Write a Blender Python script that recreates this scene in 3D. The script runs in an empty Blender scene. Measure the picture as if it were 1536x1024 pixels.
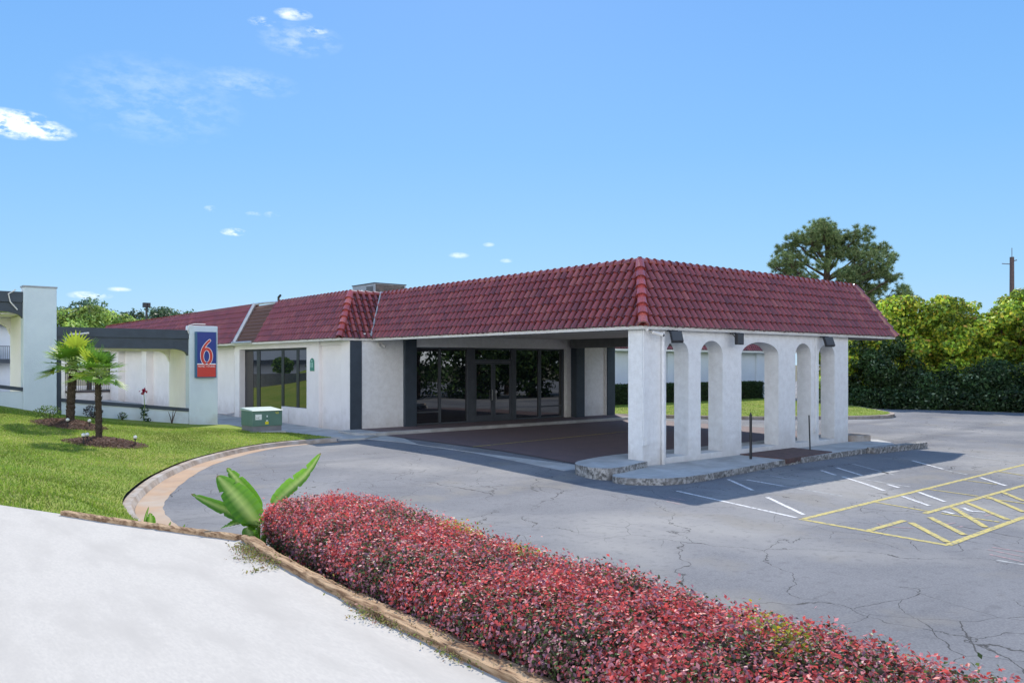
import bpy, bmesh, math, random
import numpy as np
from mathutils import Vector, Matrix, noise
from mathutils.geometry import delaunay_2d_cdt
random.seed(7); rng=np.random.default_rng(11)
scn=bpy.context.scene; COL=scn.collection
PI=math.pi
# ------------------------------------------------------------------ materials
def mat(name,c1,c2=None,scale=2.0,rough=.8,bump=0,bscale=60,spec=.5,c3=None,s3=.3,lo=.35,hi=.65,detail=6,attr=None,trans=0,stretch=None,metal=0,coat=0,dirt=0):
    m=bpy.data.materials.new(name); m.use_nodes=True; nt=m.node_tree; N=nt.nodes; Lk=nt.links
    b=N['Principled BSDF']; b.inputs['Roughness'].default_value=rough
    b.inputs['Specular IOR Level'].default_value=spec; b.inputs['Metallic'].default_value=metal
    b.inputs['Base Color'].default_value=(*c1,1)
    geo=N.new('ShaderNodeNewGeometry'); vec=geo.outputs['Position']
    if stretch:
        vm=N.new('ShaderNodeVectorMath'); vm.operation='MULTIPLY'; vm.inputs[1].default_value=stretch
        Lk.new(vec,vm.inputs[0]); vec=vm.outputs[0]
    col=None
    def nz(s,d=detail):
        n=N.new('ShaderNodeTexNoise'); n.inputs['Scale'].default_value=s; n.inputs['Detail'].default_value=d
        n.inputs['Roughness'].default_value=.6; Lk.new(vec,n.inputs['Vector']); return n.outputs['Fac']
    def ramp(f,a,b_):
        r=N.new('ShaderNodeMapRange'); r.inputs[1].default_value=a; r.inputs[2].default_value=b_; Lk.new(f,r.inputs[0]); return r.outputs[0]
    def mix(f,A,B,mode='MIX'):
        x=N.new('ShaderNodeMix'); x.data_type='RGBA'; x.blend_type=mode
        if isinstance(f,(int,float)): x.inputs[0].default_value=f
        else: Lk.new(f,x.inputs[0])
        for k,v in ((6,A),(7,B)):
            if isinstance(v,tuple): x.inputs[k].default_value=(*v,1)
            else: Lk.new(v,x.inputs[k])
        return x.outputs[2]
    if attr:
        a=N.new('ShaderNodeAttribute'); a.attribute_name=attr; col=a.outputs['Color']
        if c2: col=mix(ramp(nz(scale),lo,hi),col,mix(1.0,col,c2,'MULTIPLY'))
    elif c2:
        col=mix(ramp(nz(scale),lo,hi),c1,c2)
    if c3:
        col=mix(ramp(nz(s3,3),.45,.7),col if col is not None else c1,c3)
    if dirt:
        sp=N.new('ShaderNodeSeparateXYZ'); Lk.new(geo.outputs['Position'],sp.inputs[0])
        ma=N.new('ShaderNodeMath'); ma.operation='MULTIPLY_ADD'; Lk.new(nz(2.6,5),ma.inputs[0]); ma.inputs[1].default_value=-1.6; Lk.new(sp.outputs['Z'],ma.inputs[2])
        mr=N.new('ShaderNodeMapRange'); mr.inputs[1].default_value=-.05; mr.inputs[2].default_value=-.75; mr.inputs[4].default_value=dirt; Lk.new(ma.outputs[0],mr.inputs[0])
        col=mix(mr.outputs[0],col,(.36,.31,.26))
        # hairline weather streaks running down the render
        vm2=N.new('ShaderNodeVectorMath'); vm2.operation='MULTIPLY'; vm2.inputs[1].default_value=(5,5,.35); Lk.new(geo.outputs['Position'],vm2.inputs[0])
        n2=N.new('ShaderNodeTexNoise'); n2.inputs['Scale'].default_value=1.6; n2.inputs['Detail'].default_value=5; Lk.new(vm2.outputs[0],n2.inputs['Vector'])
        mr2=N.new('ShaderNodeMapRange'); mr2.inputs[1].default_value=.6; mr2.inputs[2].default_value=.8; mr2.inputs[4].default_value=.16; Lk.new(n2.outputs['Fac'],mr2.inputs[0])
        col=mix(mr2.outputs[0],col,(.5,.48,.45))
    if col is not None: Lk.new(col,b.inputs['Base Color'])
    if bump:
        bp=N.new('ShaderNodeBump'); bp.inputs['Strength'].default_value=bump; bp.inputs['Distance'].default_value=.02
        Lk.new(nz(bscale,8),bp.inputs['Height']); Lk.new(bp.outputs[0],b.inputs['Normal'])
    if coat: b.inputs['Coat Weight'].default_value=coat
    if trans:
        t=N.new('ShaderNodeBsdfTranslucent'); ms=N.new('ShaderNodeMixShader'); ms.inputs[0].default_value=trans
        if col is not None: Lk.new(col,t.inputs['Color'])
        else: t.inputs['Color'].default_value=(*c1,1)
        Lk.new(b.outputs[0],ms.inputs[1]); Lk.new(t.outputs[0],ms.inputs[2]); Lk.new(ms.outputs[0],N['Material Output'].inputs['Surface'])
    m['h']=1
    return m
def tools(m):
    nt=m.node_tree; return nt,nt.nodes,nt.links,nt.nodes['Principled BSDF']
M={}
M['stucco']=mat('white_stucco',(.86,.86,.85),(.80,.80,.79),7,.9,.9,28,.2,c3=(.76,.755,.74),s3=5,dirt=.28)
M['cream']=mat('cream_stucco',(.85,.81,.80),(.79,.75,.74),1.0,.9,.5,24,.2,dirt=.3)
M['blue_stucco']=mat('pillar_stucco',(.62,.70,.73),(.56,.64,.68),1.5,.9,.6,22,.2,dirt=.4)
M['slate']=mat('slate_paint',(.045,.062,.082),(.035,.048,.064),3,.6,.1,30)
M['slate2']=mat('grey_paint',(.21,.21,.22),(.17,.17,.18),3,.7,.15,30)
M['fascia']=mat('fascia_white',(.72,.70,.66),(.62,.6,.56),4,.6)
M['tile']=mat('roof_tile',(.2,.05,.05),(.8,.75,.78),3,.28,.1,60,.9,attr='col',coat=.1)
M['shingle']=mat('shingle',(.17,.095,.08),(.12,.07,.06),14,.95,.3,60,.2)
M['flash']=mat('flashing',(.55,.56,.58),(.4,.41,.43),5,.4,metal=.3)
M['frame']=mat('door_frame',(.075,.085,.10),(.06,.068,.08),3,.45)
M['bframe']=mat('window_frame',(.018,.018,.022),None,rough=.4)
M['brown']=mat('brown_panel',(.06,.045,.045),None,rough=.5)
M['black']=mat('black_metal',(.015,.016,.018),(.03,.03,.032),10,.5)
M['metal']=mat('steel',(.5,.5,.5),(.38,.38,.38),10,.3,metal=.9)
M['conc']=mat('grey_concrete',(.52,.52,.50),(.42,.42,.41),3,.92,.3,70,.2,c3=(.36,.35,.33),s3=1.1)
M['drive']=mat('white_concrete',(.555,.52,.465),(.49,.46,.415),45,.92,.05,300,.12,c3=(.47,.44,.395),s3=2.4,stretch=(1.5,.4,1),lo=.35,hi=.7)
M['gutter']=mat('tan_gutter',(.50,.34,.22),(.42,.29,.2),2,.95,.2,60,.2,c3=(.46,.4,.33),s3=.8)
M['kerb']=mat('kerb_concrete',(.48,.40,.33),(.26,.21,.17),3.5,.95,.5,50,.2,c3=(.5,.46,.42),s3=2)
M['mossy']=mat('stained_kerb',(.50,.49,.47),(.10,.10,.095),12,.95,.9,40,.2,lo=.38,hi=.62,c3=(.22,.21,.20),s3=3,detail=10)
M['earth']=mat('earth',(.14,.1,.06),(.08,.1,.04),3,1,.3,40)
M['bark']=mat('bark',(.12,.085,.065),(.06,.045,.035),12,.95,.8,40,.2)
M['palmbark']=mat('palm_bark',(.11,.085,.065),(.045,.035,.028),30,1,1,60,.1)
M['leafc']=mat('leaf',(.1,.2,.05),None,rough=.55,spec=.35,attr='col',trans=.35)
M['leafg']=mat('glossy_leaf',(.1,.2,.05),None,rough=.45,spec=.4,attr='col',trans=.45)
M['leafb']=mat('banana_leaf',(.1,.2,.05),None,rough=.35,spec=.4,attr='col',trans=.5)
M['leafm']=mat('dull_leaf',(.1,.2,.05),None,rough=.8,spec=.2,attr='col',trans=.3)
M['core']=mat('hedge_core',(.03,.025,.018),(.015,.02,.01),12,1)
M['mulch']=mat('mulch',(.20,.13,.10),(.10,.06,.045),25,1,.8,60)
M['boxgreen']=mat('box_green',(.11,.20,.165),(.09,.175,.14),2,.5)
M['boxlid']=mat('box_lid',(.42,.52,.48),(.35,.45,.42),2,.4)
M['label']=mat('label_white',(.75,.78,.78),None,rough=.5)
M['yellow']=mat('label_yellow',(.72,.62,.02),None,rough=.5)
M['acgrey']=mat('ac_grey',(.34,.36,.38),(.27,.29,.31),4,.5,metal=.2)
M['rust']=mat('ac_coil',(.16,.12,.10),(.07,.06,.055),9,.8,.5,50)
M['acdark']=mat('ac_dark',(.06,.065,.07),None,rough=.7)
M['signblue']=mat('sign_blue',(.012,.035,.22),None,rough=.35,coat=.3)
M['signred']=mat('sign_red',(.55,.045,.03),None,rough=.35,coat=.3)
M['signwhite']=mat('sign_white',(.85,.85,.85),None,rough=.4)
M['signside']=mat('sign_case',(.03,.12,.22),None,rough=.4)
M['plaque']=mat('plaque_green',(.05,.22,.16),None,rough=.5)
M['plaquel']=mat('plaque_pale',(.4,.62,.55),None,rough=.5)
M['wood']=mat('weathered_timber',(.52,.36,.22),(.20,.12,.07),30,.95,1,30,.1,stretch=(1,.12,1),lo=.42,hi=.6)
M['pavers']=mat('portico_brick',(.19,.13,.135),(.13,.10,.11),2,.8,.1,60)
M['patch']=mat('brown_patch',(.15,.085,.075),(.09,.06,.055),6,.9,.3,50)
M['polewood']=mat('pole_wood',(.13,.09,.08),(.09,.065,.06),8,.9)
M['globe']=mat('solar_globe',(.75,.74,.68),None,rough=.2,coat=.5)
M['flower']=mat('flower',(.6,.02,.06),None,rough=.5,trans=.3)
M['ywl']=mat('yellow_paint',(.56,.46,.13),(.22,.21,.16),14,.85,lo=.47,hi=.62)
M['wht']=mat('white_paint',(.70,.70,.70),(.3,.3,.31),16,.85,lo=.48,hi=.66)
M['whtold']=mat('old_white_paint',(.42,.43,.43),(.2,.21,.22),8,.85)
M['pink']=mat('pink_paint',(.42,.26,.27),(.2,.19,.2),14,.85)
M['seam']=mat('patch_seam',(.36,.35,.33),(.28,.28,.28),6,.9)
M['bluewhite']=mat('far_wall',(.66,.72,.78),(.6,.66,.72),.6,.9,.2,20)
# pinned marks: glass
def glass():
    m=bpy.data.materials.new('tinted_glass'); m.use_nodes=True; nt,N,L,b=tools(m)
    b.inputs['Base Color'].default_value=(.006,.008,.012,1); b.inputs['Roughness'].default_value=.012
    b.inputs['IOR'].default_value=2.3; b.inputs['Specular IOR Level'].default_value=.5
    g=N.new('ShaderNodeNewGeometry'); n=N.new('ShaderNodeTexNoise'); n.inputs['Scale'].default_value=.55; n.inputs['Detail'].default_value=0
    L.new(g.outputs['Position'],n.inputs['Vector']); bp=N.new('ShaderNodeBump'); bp.inputs['Strength'].default_value=.12; bp.inputs['Distance'].default_value=.03
    L.new(n.outputs['Fac'],bp.inputs['Height']); L.new(bp.outputs[0],b.inputs['Normal']); return m
M['glass']=glass()
def asphalt():
    m=mat('asphalt',(.185,.19,.205),(.135,.14,.155),.35,.9,.35,120,.25); nt,N,L,b=tools(m)
    g=N.new('ShaderNodeNewGeometry')
    src=b.inputs['Base Color'].links[0].from_socket
    def MR(f,a,c,o0=0,o1=1):
        r=N.new('ShaderNodeMapRange'); r.inputs[1].default_value=a; r.inputs[2].default_value=c; r.inputs[3].default_value=o0; r.inputs[4].default_value=o1; L.new(f,r.inputs[0]); return r.outputs[0]
    def NZ(s,d=4,off=(0,0,0),st=(1,1,1)):
        vm=N.new('ShaderNodeMapping'); vm.inputs['Location'].default_value=off; vm.inputs['Scale'].default_value=st; L.new(g.outputs['Position'],vm.inputs[0])
        n=N.new('ShaderNodeTexNoise'); n.inputs['Scale'].default_value=s; n.inputs['Detail'].default_value=d; L.new(vm.outputs[0],n.inputs['Vector']); return n
    def MIX(f,A,B):
        x=N.new('ShaderNodeMix'); x.data_type='RGBA'
        if isinstance(f,float): x.inputs[0].default_value=f
        else: L.new(f,x.inputs[0])
        for k,v in ((6,A),(7,B)):
            if isinstance(v,tuple): x.inputs[k].default_value=(*v,1)
            else: L.new(v,x.inputs[k])
        return x.outputs[2]
    # fine aggregate, pale worn patches, tyre streaks
    col=MIX(MR(NZ(45,3).outputs['Fac'],.35,.75,0,.35),src,(.36,.36,.36))
    col=MIX(MR(NZ(.22,6,(5,3,0)).outputs['Fac'],.47,.64,0,.8),col,(.33,.32,.305))
    col=MIX(MR(NZ(1.1,5,(1,9,0),(1,.25,1)).outputs['Fac'],.58,.75,0,.5),col,(.21,.21,.22))
    col=MIX(MR(NZ(.5,5,(31,9,0),(.18,1,1)).outputs['Fac'],.56,.70,0,.6),col,(.10,.105,.12))
    col=MIX(MR(NZ(.6,6,(51,19,0)).outputs['Fac'],.56,.68,0,.6),col,(.24,.225,.20))
    col=MIX(MR(NZ(7,4,(2,2,0)).outputs['Fac'],.55,.7,0,.35),col,(.10,.10,.11))
    # cracks: warped voronoi edges, two sizes, broken up by a mask
    def crack(scale,w,mask,seed,warp=.5):
        n=NZ(1.3,5,(seed,seed,0)); sub=N.new('ShaderNodeVectorMath'); sub.operation='SUBTRACT'; sub.inputs[1].default_value=(.5,.5,.5); L.new(n.outputs['Color'],sub.inputs[0])
        sc=N.new('ShaderNodeVectorMath'); sc.operation='SCALE'; sc.inputs['Scale'].default_value=warp/scale*1.4; L.new(sub.outputs[0],sc.inputs[0])
        ad=N.new('ShaderNodeVectorMath'); ad.operation='ADD'; L.new(g.outputs['Position'],ad.inputs[0]); L.new(sc.outputs[0],ad.inputs[1])
        fl=N.new('ShaderNodeVectorMath'); fl.operation='MULTIPLY'; fl.inputs[1].default_value=(1,1,0); L.new(ad.outputs[0],fl.inputs[0])
        v=N.new('ShaderNodeTexVoronoi'); v.feature='DISTANCE_TO_EDGE'; v.inputs['Scale'].default_value=scale; L.new(fl.outputs[0],v.inputs['Vector'])
        lin=MR(v.outputs['Distance'],w*.4*scale,w*scale,1,0)
        mk=MR(NZ(.35,3,(seed+9,seed,0)).outputs['Fac'],mask,mask+.08)
        mu=N.new('ShaderNodeMath'); mu.operation='MULTIPLY'; L.new(lin,mu.inputs[0]); L.new(mk,mu.inputs[1]); return mu.outputs[0]
    c1=crack(.24,.011,.40,3,.22); c2=crack(1.1,.006,.50,17,.4)
    mx=N.new('ShaderNodeMath'); mx.operation='MAXIMUM'; L.new(c1,mx.inputs[0]); L.new(c2,mx.inputs[1])
    fm=N.new('ShaderNodeMath'); fm.operation='MULTIPLY'; fm.inputs[1].default_value=.8; L.new(mx.outputs[0],fm.inputs[0])
    col=MIX(fm.outputs[0],col,(.035,.035,.035)); L.new(col,b.inputs['Base Color']); return m
M['asphalt']=asphalt()
def brickfloor():
    m=M['pavers']; nt,N,L,b=tools(m); src=b.inputs['Base Color'].links[0].from_socket
    g=N.new('ShaderNodeNewGeometry'); t=N.new('ShaderNodeTexBrick'); t.inputs['Scale'].default_value=4.2; t.inputs['Mortar Size'].default_value=.02
    t.inputs['Color1'].default_value=(.17,.11,.11,1); t.inputs['Color2'].default_value=(.13,.095,.10,1); t.inputs['Mortar'].default_value=(.12,.10,.10,1)
    L.new(g.outputs['Position'],t.inputs['Vector']); x=N.new('ShaderNodeMix'); x.data_type='RGBA'; x.inputs[0].default_value=.6; L.new(src,x.inputs[6]); L.new(t.outputs['Color'],x.inputs[7]); L.new(x.outputs[2],b.inputs['Base Color'])
brickfloor()
M['grass']=mat('turf',(.16,.25,.03),(.24,.29,.05),1.2,.9,.6,50,.15,c3=(.30,.31,.07),s3=.45)
M['blade']=mat('grass_blade',(.13,.24,.02),None,rough=.6,spec=.25,attr='col',trans=.4)
# ------------------------------------------------------------------ builders
WLOC={}
class MB:
    def __init__(s): s.v=[];s.f=[];s.c=[]
    def add(s,vs,fs,col=None):
        o=len(s.v); s.v+= [tuple(p) for p in vs]; s.f+=[tuple(i+o for i in f) for f in fs]
        if col is not None: s.c+=[col]*len(vs)
        return s
    def box(s,x0,y0,z0,x1,y1,z1,col=None):
        return s.add([(x0,y0,z0),(x1,y0,z0),(x1,y1,z0),(x0,y1,z0),(x0,y0,z1),(x1,y0,z1),(x1,y1,z1),(x0,y1,z1)],
            [(0,3,2,1),(4,5,6,7),(0,1,5,4),(1,2,6,5),(2,3,7,6),(3,0,4,7)],col)
    def prism(s,poly,z0,z1,col=None):
        n=len(poly); z0=z0 if hasattr(z0,'__len__') else [z0]*n; z1=z1 if hasattr(z1,'__len__') else [z1]*n
        A=sum(poly[i][0]*poly[(i+1)%n][1]-poly[(i+1)%n][0]*poly[i][1] for i in range(n))
        if A<0: poly=poly[::-1]; z0=z0[::-1]; z1=z1[::-1]
        vs=[(p[0],p[1],z) for p,z in zip(poly,z0)]+[(p[0],p[1],z) for p,z in zip(poly,z1)]
        return s.add(vs,[tuple(range(n-1,-1,-1)),tuple(range(n,2*n))]+[(i,(i+1)%n,n+(i+1)%n,n+i) for i in range(n)],col)
    def tube(s,path,r,n=8,cap=True,col=None):
        P=[Vector(p) for p in path]; k=len(P); rr=r if hasattr(r,'__len__') else [r]*k; vs=[];fs=[]; last=None
        for i,p in enumerate(P):
            t=(P[min(i+1,k-1)]-P[max(i-1,0)]).normalized()
            u=t.cross(Vector((0,0,1)) if abs(t.z)<.95 else Vector((1,0,0))).normalized() if last is None else (last-t*last.dot(t)).normalized()
            last=u; w=t.cross(u)
            for j in range(n):
                a=2*PI*j/n; vs.append(p+(u*math.cos(a)+w*math.sin(a))*rr[i])
        for i in range(k-1):
            for j in range(n): fs.append((i*n+j,i*n+(j+1)%n,(i+1)*n+(j+1)%n,(i+1)*n+j))
        if cap: fs+=[tuple(range(n-1,-1,-1)),tuple(range((k-1)*n,k*n))]
        return s.add(vs,fs,col)
    def arch(s,x0,x1,y0,y1,zs,zr,zt,axis='x',n=14,half=None):
        # masonry above an opening x0..x1: soffit rises from zs by zr, top at zt
        f=lambda x:zs+zr*math.sqrt(max(0,1-((x-(x0+x1)/2)/((x1-x0)/2))**2))
        if half: f=half
        for i in range(n):
            if half: a=x0+(x1-x0)*i/n; b=x0+(x1-x0)*(i+1)/n
            else: a=(x0+x1)/2-(x1-x0)/2*math.cos(PI*i/n); b=(x0+x1)/2-(x1-x0)/2*math.cos(PI*(i+1)/n)
            za,zb=f(a),f(b)
            s.add([(a,y0,za),(b,y0,zb),(b,y0,zt),(a,y0,zt),(a,y1,za),(b,y1,zb),(b,y1,zt),(a,y1,zt)],
                  [(0,1,2,3),(5,4,7,6),(4,5,1,0),(3,2,6,7)])
        return s
    def build(s,name,m,parent=None,smooth=False,bevel=0,**tags):
        off=WLOC.get(parent.name,Vector((0,0,0))) if parent else Vector((0,0,0))
        me=bpy.data.meshes.new(name); me.from_pydata([(v[0]-off.x,v[1]-off.y,v[2]-off.z) for v in s.v],[],s.f)
        if s.c:
            a=me.color_attributes.new('col','FLOAT_COLOR','POINT'); a.data.foreach_set('color',np.array([(*c,1) for c in s.c],dtype=np.float32).ravel())
        me.materials.append(m if not isinstance(m,str) else M[m])
        if smooth: me.polygons.foreach_set('use_smooth',[True]*len(me.polygons))
        me.update(); o=bpy.data.objects.new(name,me); COL.objects.link(o)
        if parent: o.parent=parent; WLOC[o.name]=off
        else: WLOC[o.name]=Vector((0,0,0))
        if bevel:
            b=o.modifiers.new('b','BEVEL'); b.width=bevel; b.segments=2; b.limit_method='ANGLE'
        for k,v in tags.items(): o[k]=v
        return o
def npmesh(name,V,F,cols,m,parent=None,smooth=False,**tags):
    # V (n,3), F (k,4) or (k,3) ; cols (n,3)
    off=WLOC.get(parent.name,Vector((0,0,0))) if parent else Vector((0,0,0))
    me=bpy.data.meshes.new(name); n=len(V);k,q=F.shape
    me.vertices.add(n); me.vertices.foreach_set('co',(V-np.array(off)).astype(np.float32).ravel())
    me.loops.add(k*q); me.loops.foreach_set('vertex_index',F.astype(np.int32).ravel())
    me.polygons.add(k); me.polygons.foreach_set('loop_start',np.arange(0,k*q,q,dtype=np.int32))
    try: me.polygons.foreach_set('loop_total',np.full(k,q,dtype=np.int32))
    except Exception: pass
    if cols is not None:
        a=me.color_attributes.new('col','FLOAT_COLOR','POINT'); a.data.foreach_set('color',np.hstack([cols,np.ones((n,1))]).astype(np.float32).ravel())
    me.materials.append(M[m] if isinstance(m,str) else m)
    if smooth: me.polygons.foreach_set('use_smooth',[True]*k)
    me.update(calc_edges=True); me.validate()
    o=bpy.data.objects.new(name,me); COL.objects.link(o)
    if parent: o.parent=parent; WLOC[o.name]=off
    else: WLOC[o.name]=Vector((0,0,0))
    for kk,v in tags.items(): o[kk]=v
    return o
def thing(name,loc,label,category,group=None):
    o=bpy.data.objects.new(name,None); o.empty_display_size=.2; COL.objects.link(o); o.location=loc; WLOC[o.name]=Vector(loc)
    o['label']=label; o['category']=category
    if group: o['group']=group
    return o
def tag(o,label,category,group=None):
    o['label']=label; o['category']=category
    if group: o['group']=group
    return o
def unit(a): return a/np.maximum(np.linalg.norm(a,axis=1,keepdims=True),1e-9)
def leafset(P,size,asp=.5,nrm=None,spread=1.0,fold=.25,dirs=None):
    """leaf shaped two-quad blades at P. returns V,F"""
    n=len(P); size=np.broadcast_to(size,(n,)).reshape(n,1)
    r=unit(rng.normal(size=(n,3)))
    N_=unit((nrm if nrm is not None else 0)+spread*r) if nrm is not None else r
    t=rng.normal(size=(n,3)) if dirs is None else dirs+.35*rng.normal(size=(n,3))
    d=unit(t-N_*np.sum(t*N_,axis=1,keepdims=True)); s=np.cross(N_,d)
    a=P-d*size*.5; b=P+d*size*.5
    w=size*asp*.5; up=N_*w*fold
    c=P+s*w+up-d*size*.05; e=P-s*w+up-d*size*.05
    V=np.stack([a,c,b,e],axis=1).reshape(-1,3)
    F=np.arange(4*n).reshape(n,4)
    T=np.concatenate([F[:,[0,1,2]],F[:,[0,2,3]]])
    return V,T
def colmix(n,pal,w,jit=.15):
    pal=np.array(pal); i=rng.choice(len(pal),size=n,p=np.array(w)/sum(w)); c=pal[i]*(1+jit*rng.normal(size=(n,1)))*(1+.04*rng.normal(size=(n,3)))
    return np.clip(c,.002,1)
def empty_group(): pass
# ------------------------------------------------------------------ terrain functions
def az(y): return -.15 if y<-1 else (0 if y>5 else -.15+.15*(y+1)/6)
CP=[(-2.8,10.5,.12),(-4.58,10.3,.12),(-6.2,9.4,.12),(-8.15,7.4,.12),(-9.6,5.2,.12),(-10.6,3.3,.09),(-11.15,1.9,.04),(-11.36,.5,.0),(-11.45,-.6,0),(-11.9,-2,.1),
 (-4.2,17.3,.22),(-5.27,17.3,.29),(-7.19,17.3,.52),(-9.58,17.3,.83),(-10.54,17.3,1.02),(-11.2,17.3,1.17),(-13,17.3,1.5),(-16,17.3,1.9),(-22,17.3,2.4),(-30,17.3,2.8),
 (-9.8,10.4,.47),(-9.8,13.8,.70),(-4.1,13.6,.2),(-3.3,14,.12),(-2.7,11.5,.1),(-7,12.5,.33),(-12.3,9,.72),(-13,5,.78),(-12.4,2,.55),(-12.5,-.5,.58),
 (-13.0,-3.0,.74),(-13.75,-2.0,.84),(-14.6,-.6,.9),(-18,3.5,1.15),(-16,9,1.35),(-22,10,1.9),(-30,12,2.5),(-14,1.5,.9)]
_c=np.array(CP); 
def _k(r): return r
_D=np.linalg.norm(_c[:,None,:2]-_c[None,:,:2],axis=2); _n=len(_c)
_A=np.zeros((_n+3,_n+3)); _A[:_n,:_n]=_k(_D); _A[:_n,_n:]=np.c_[np.ones(_n),_c[:,:2]]; _A[_n:,:_n]=_A[:_n,_n:].T
_w=np.linalg.solve(_A,np.r_[_c[:,2],0,0,0])
def gz(x,y):
    x=np.asarray(x,float); y=np.asarray(y,float); r=np.sqrt((x[...,None]-_c[:,0])**2+(y[...,None]-_c[:,1])**2)
    return (r*_w[:_n]).sum(-1)+_w[_n]+_w[_n+1]*x+_w[_n+2]*y
def inpoly(x,y,poly):
    x=np.asarray(x);y=np.asarray(y);c=np.zeros(x.shape,bool);n=len(poly)
    for i in range(n):
        x0,y0=poly[i];x1,y1=poly[(i+1)%n]
        if y0==y1: continue
        k=((y0>y)!=(y1>y))&(x<(x1-x0)*(y-y0)/(y1-y0)+x0); c^=k
    return c
def patch(name,poly,step,zf,m,**tags):
    xs=[p[0] for p in poly]; ys=[p[1] for p in poly]
    gx,gy=np.meshgrid(np.arange(min(xs),max(xs),step),np.arange(min(ys),max(ys),step)); gx=gx.ravel()+step*.3;gy=gy.ravel()+step*.3
    k=inpoly(gx,gy,poly); pts=list(poly)
    bp=[]
    for i in range(len(poly)):
        a=poly[i];b=poly[(i+1)%len(poly)]; L=math.dist(a,b); q=max(1,int(L/step))
        for j in range(q): bp.append((a[0]+(b[0]-a[0])*j/q,a[1]+(b[1]-a[1])*j/q))
    P=[Vector(p) for p in bp]+[Vector(p) for p in zip(gx[k],gy[k])]
    nb=len(bp); vv,ee,ff,*_=delaunay_2d_cdt(P,[(i,(i+1)%nb) for i in range(nb)],[],1,1e-4)
    z=zf(np.array([v.x for v in vv]),np.array([v.y for v in vv]))
    me=bpy.data.meshes.new(name); me.from_pydata([(v.x,v.y,float(zz)) for v,zz in zip(vv,z)],[],[tuple(f) for f in ff])
    bm=bmesh.new(); bm.from_mesh(me)
    for f in bm.faces:
        f.smooth=True
        if f.normal.z<0: f.normal_flip()
    bm.to_mesh(me); bm.free(); me.materials.append(M[m]); o=bpy.data.objects.new(name,me); COL.objects.link(o); WLOC[o.name]=Vector((0,0,0))
    for kk,v in tags.items(): o[kk]=v
    return o
ST=dict(kind='structure')
# ------------------------------------------------------------------ ground
b=MB(); b.add([(-1500,-1500,-.45),(1500,-1500,-.45),(1500,1500,-.45),(-1500,1500,-.45)],[(0,1,2,3)]); b.build('ground','earth',**ST)
b=MB(); ys=[-60,-1,5,90]
for i in range(3): b.add([(-40,ys[i],az(ys[i])),(90,ys[i],az(ys[i])),(90,ys[i+1],az(ys[i+1])),(-40,ys[i+1],az(ys[i+1]))],[(0,1,2,3)])
b.build('parking_lot','asphalt',**ST)
# kerb curve round the left lawn
KL=[(-2.8,10.49),(-4.58,10.3),(-6.18,9.41),(-8.15,7.42),(-9.6,5.23),(-10.6,3.33),(-11.15,1.89),(-11.36,.49),(-11.42,-.6),(-11.6,-1.6)]
def spline(P,n=8):
    out=[]
    for i in range(len(P)-1):
        p0=P[max(i-1,0)];p1=P[i];p2=P[i+1];p3=P[min(i+2,len(P)-1)]
        for j in range(n):
            t=j/n; out.append(tuple(.5*((2*p1[k])+(-p0[k]+p2[k])*t+(2*p0[k]-5*p1[k]+4*p2[k]-p3[k])*t*t+(-p0[k]+3*p1[k]-3*p2[k]+p3[k])*t**3) for k in range(len(p1))))
    out.append(tuple(P[-1])); return out
KS=spline(KL,8)
def offset(P,d):
    out=[]
    for i,p in enumerate(P):
        a=P[max(i-1,0)];c=P[min(i+1,len(P)-1)]; t=Vector((c[0]-a[0],c[1]-a[1])).normalized(); out.append((p[0]-t.y*d,p[1]+t.x*d))
    return out
def strip(P,Q,zp,zq,mb,down=None):
    n=len(P); vs=[(p[0],p[1],zp(p)) for p in P]+[(q[0],q[1],zq(q)) for q in Q]
    mb.add(vs,[(i,i+1,n+i+1,n+i) for i in range(n-1)]); return mb
K0=KS; K1=offset(KS,-.16) if True else None
# which side is the lawn?
if inpoly([K1[20][0]],[K1[20][1]],[(-2.8,10.5),*KL,(-14,-2),(-14,17)])[0]: sgn=-1
else: sgn=1
KG=offset(KS,sgn*.03); KB=offset(KS,sgn*.17); KF=offset(KS,-sgn*.03); GW=[offset(KS,-sgn*w) for w in (.03,.5)]
gwid=[.2+.27*min(1,i/ (len(KS)*.45)) for i in range(len(KS))]
Gout=[]
for i,(p,q) in enumerate(zip(KF,offset(KS,-sgn*1.0))):
    w=gwid[i]+.012*math.sin(i*1.7); Gout.append((p[0]+(q[0]-p[0])*w,p[1]+(q[1]-p[1])*w))
A=lambda p:az(p[1])
b=MB(); strip(KF,KG,lambda p:A(p)-.01,lambda p:A(p)+.11,b); strip(KG,KB,lambda p:A(p)+.11,lambda p:A(p)+.115,b); strip(KB,offset(KS,sgn*.18),lambda p:A(p)+.115,lambda p:A(p)-.1,b)
b.build('kerb','kerb',**ST)
b=MB(); strip(Gout,KF,lambda p:A(p)+.004,lambda p:A(p)+.008,b); b.build('gutter','gutter',**ST)
DE=[(-12.24,-6.06),(-12.6,-5.3),(-12.95,-4.4),(-13.3,-3.45),(-13.69,-2.47),(-14.5,-1.1),(-16.2,1),(-19,3.6),(-24,7),(-32,11)]
GP=[p for p in KB]+[(-12.1,-2.6),(-12.85,-3.1)]+[(p[0]-.02,p[1]+.15) for p in DE[3:]]+[(-32,17.35),(-3.75,17.35),(-3.35,14.2),(-3.0,12.5),(-2.95,11.2),(-2.85,10.75)]
def gzz(x,y): 
    z=gz(x,y); return z
lawn=patch('lawn',GP,.45,lambda x,y:gzz(x,y)+.0,'grass',**ST)
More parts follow.
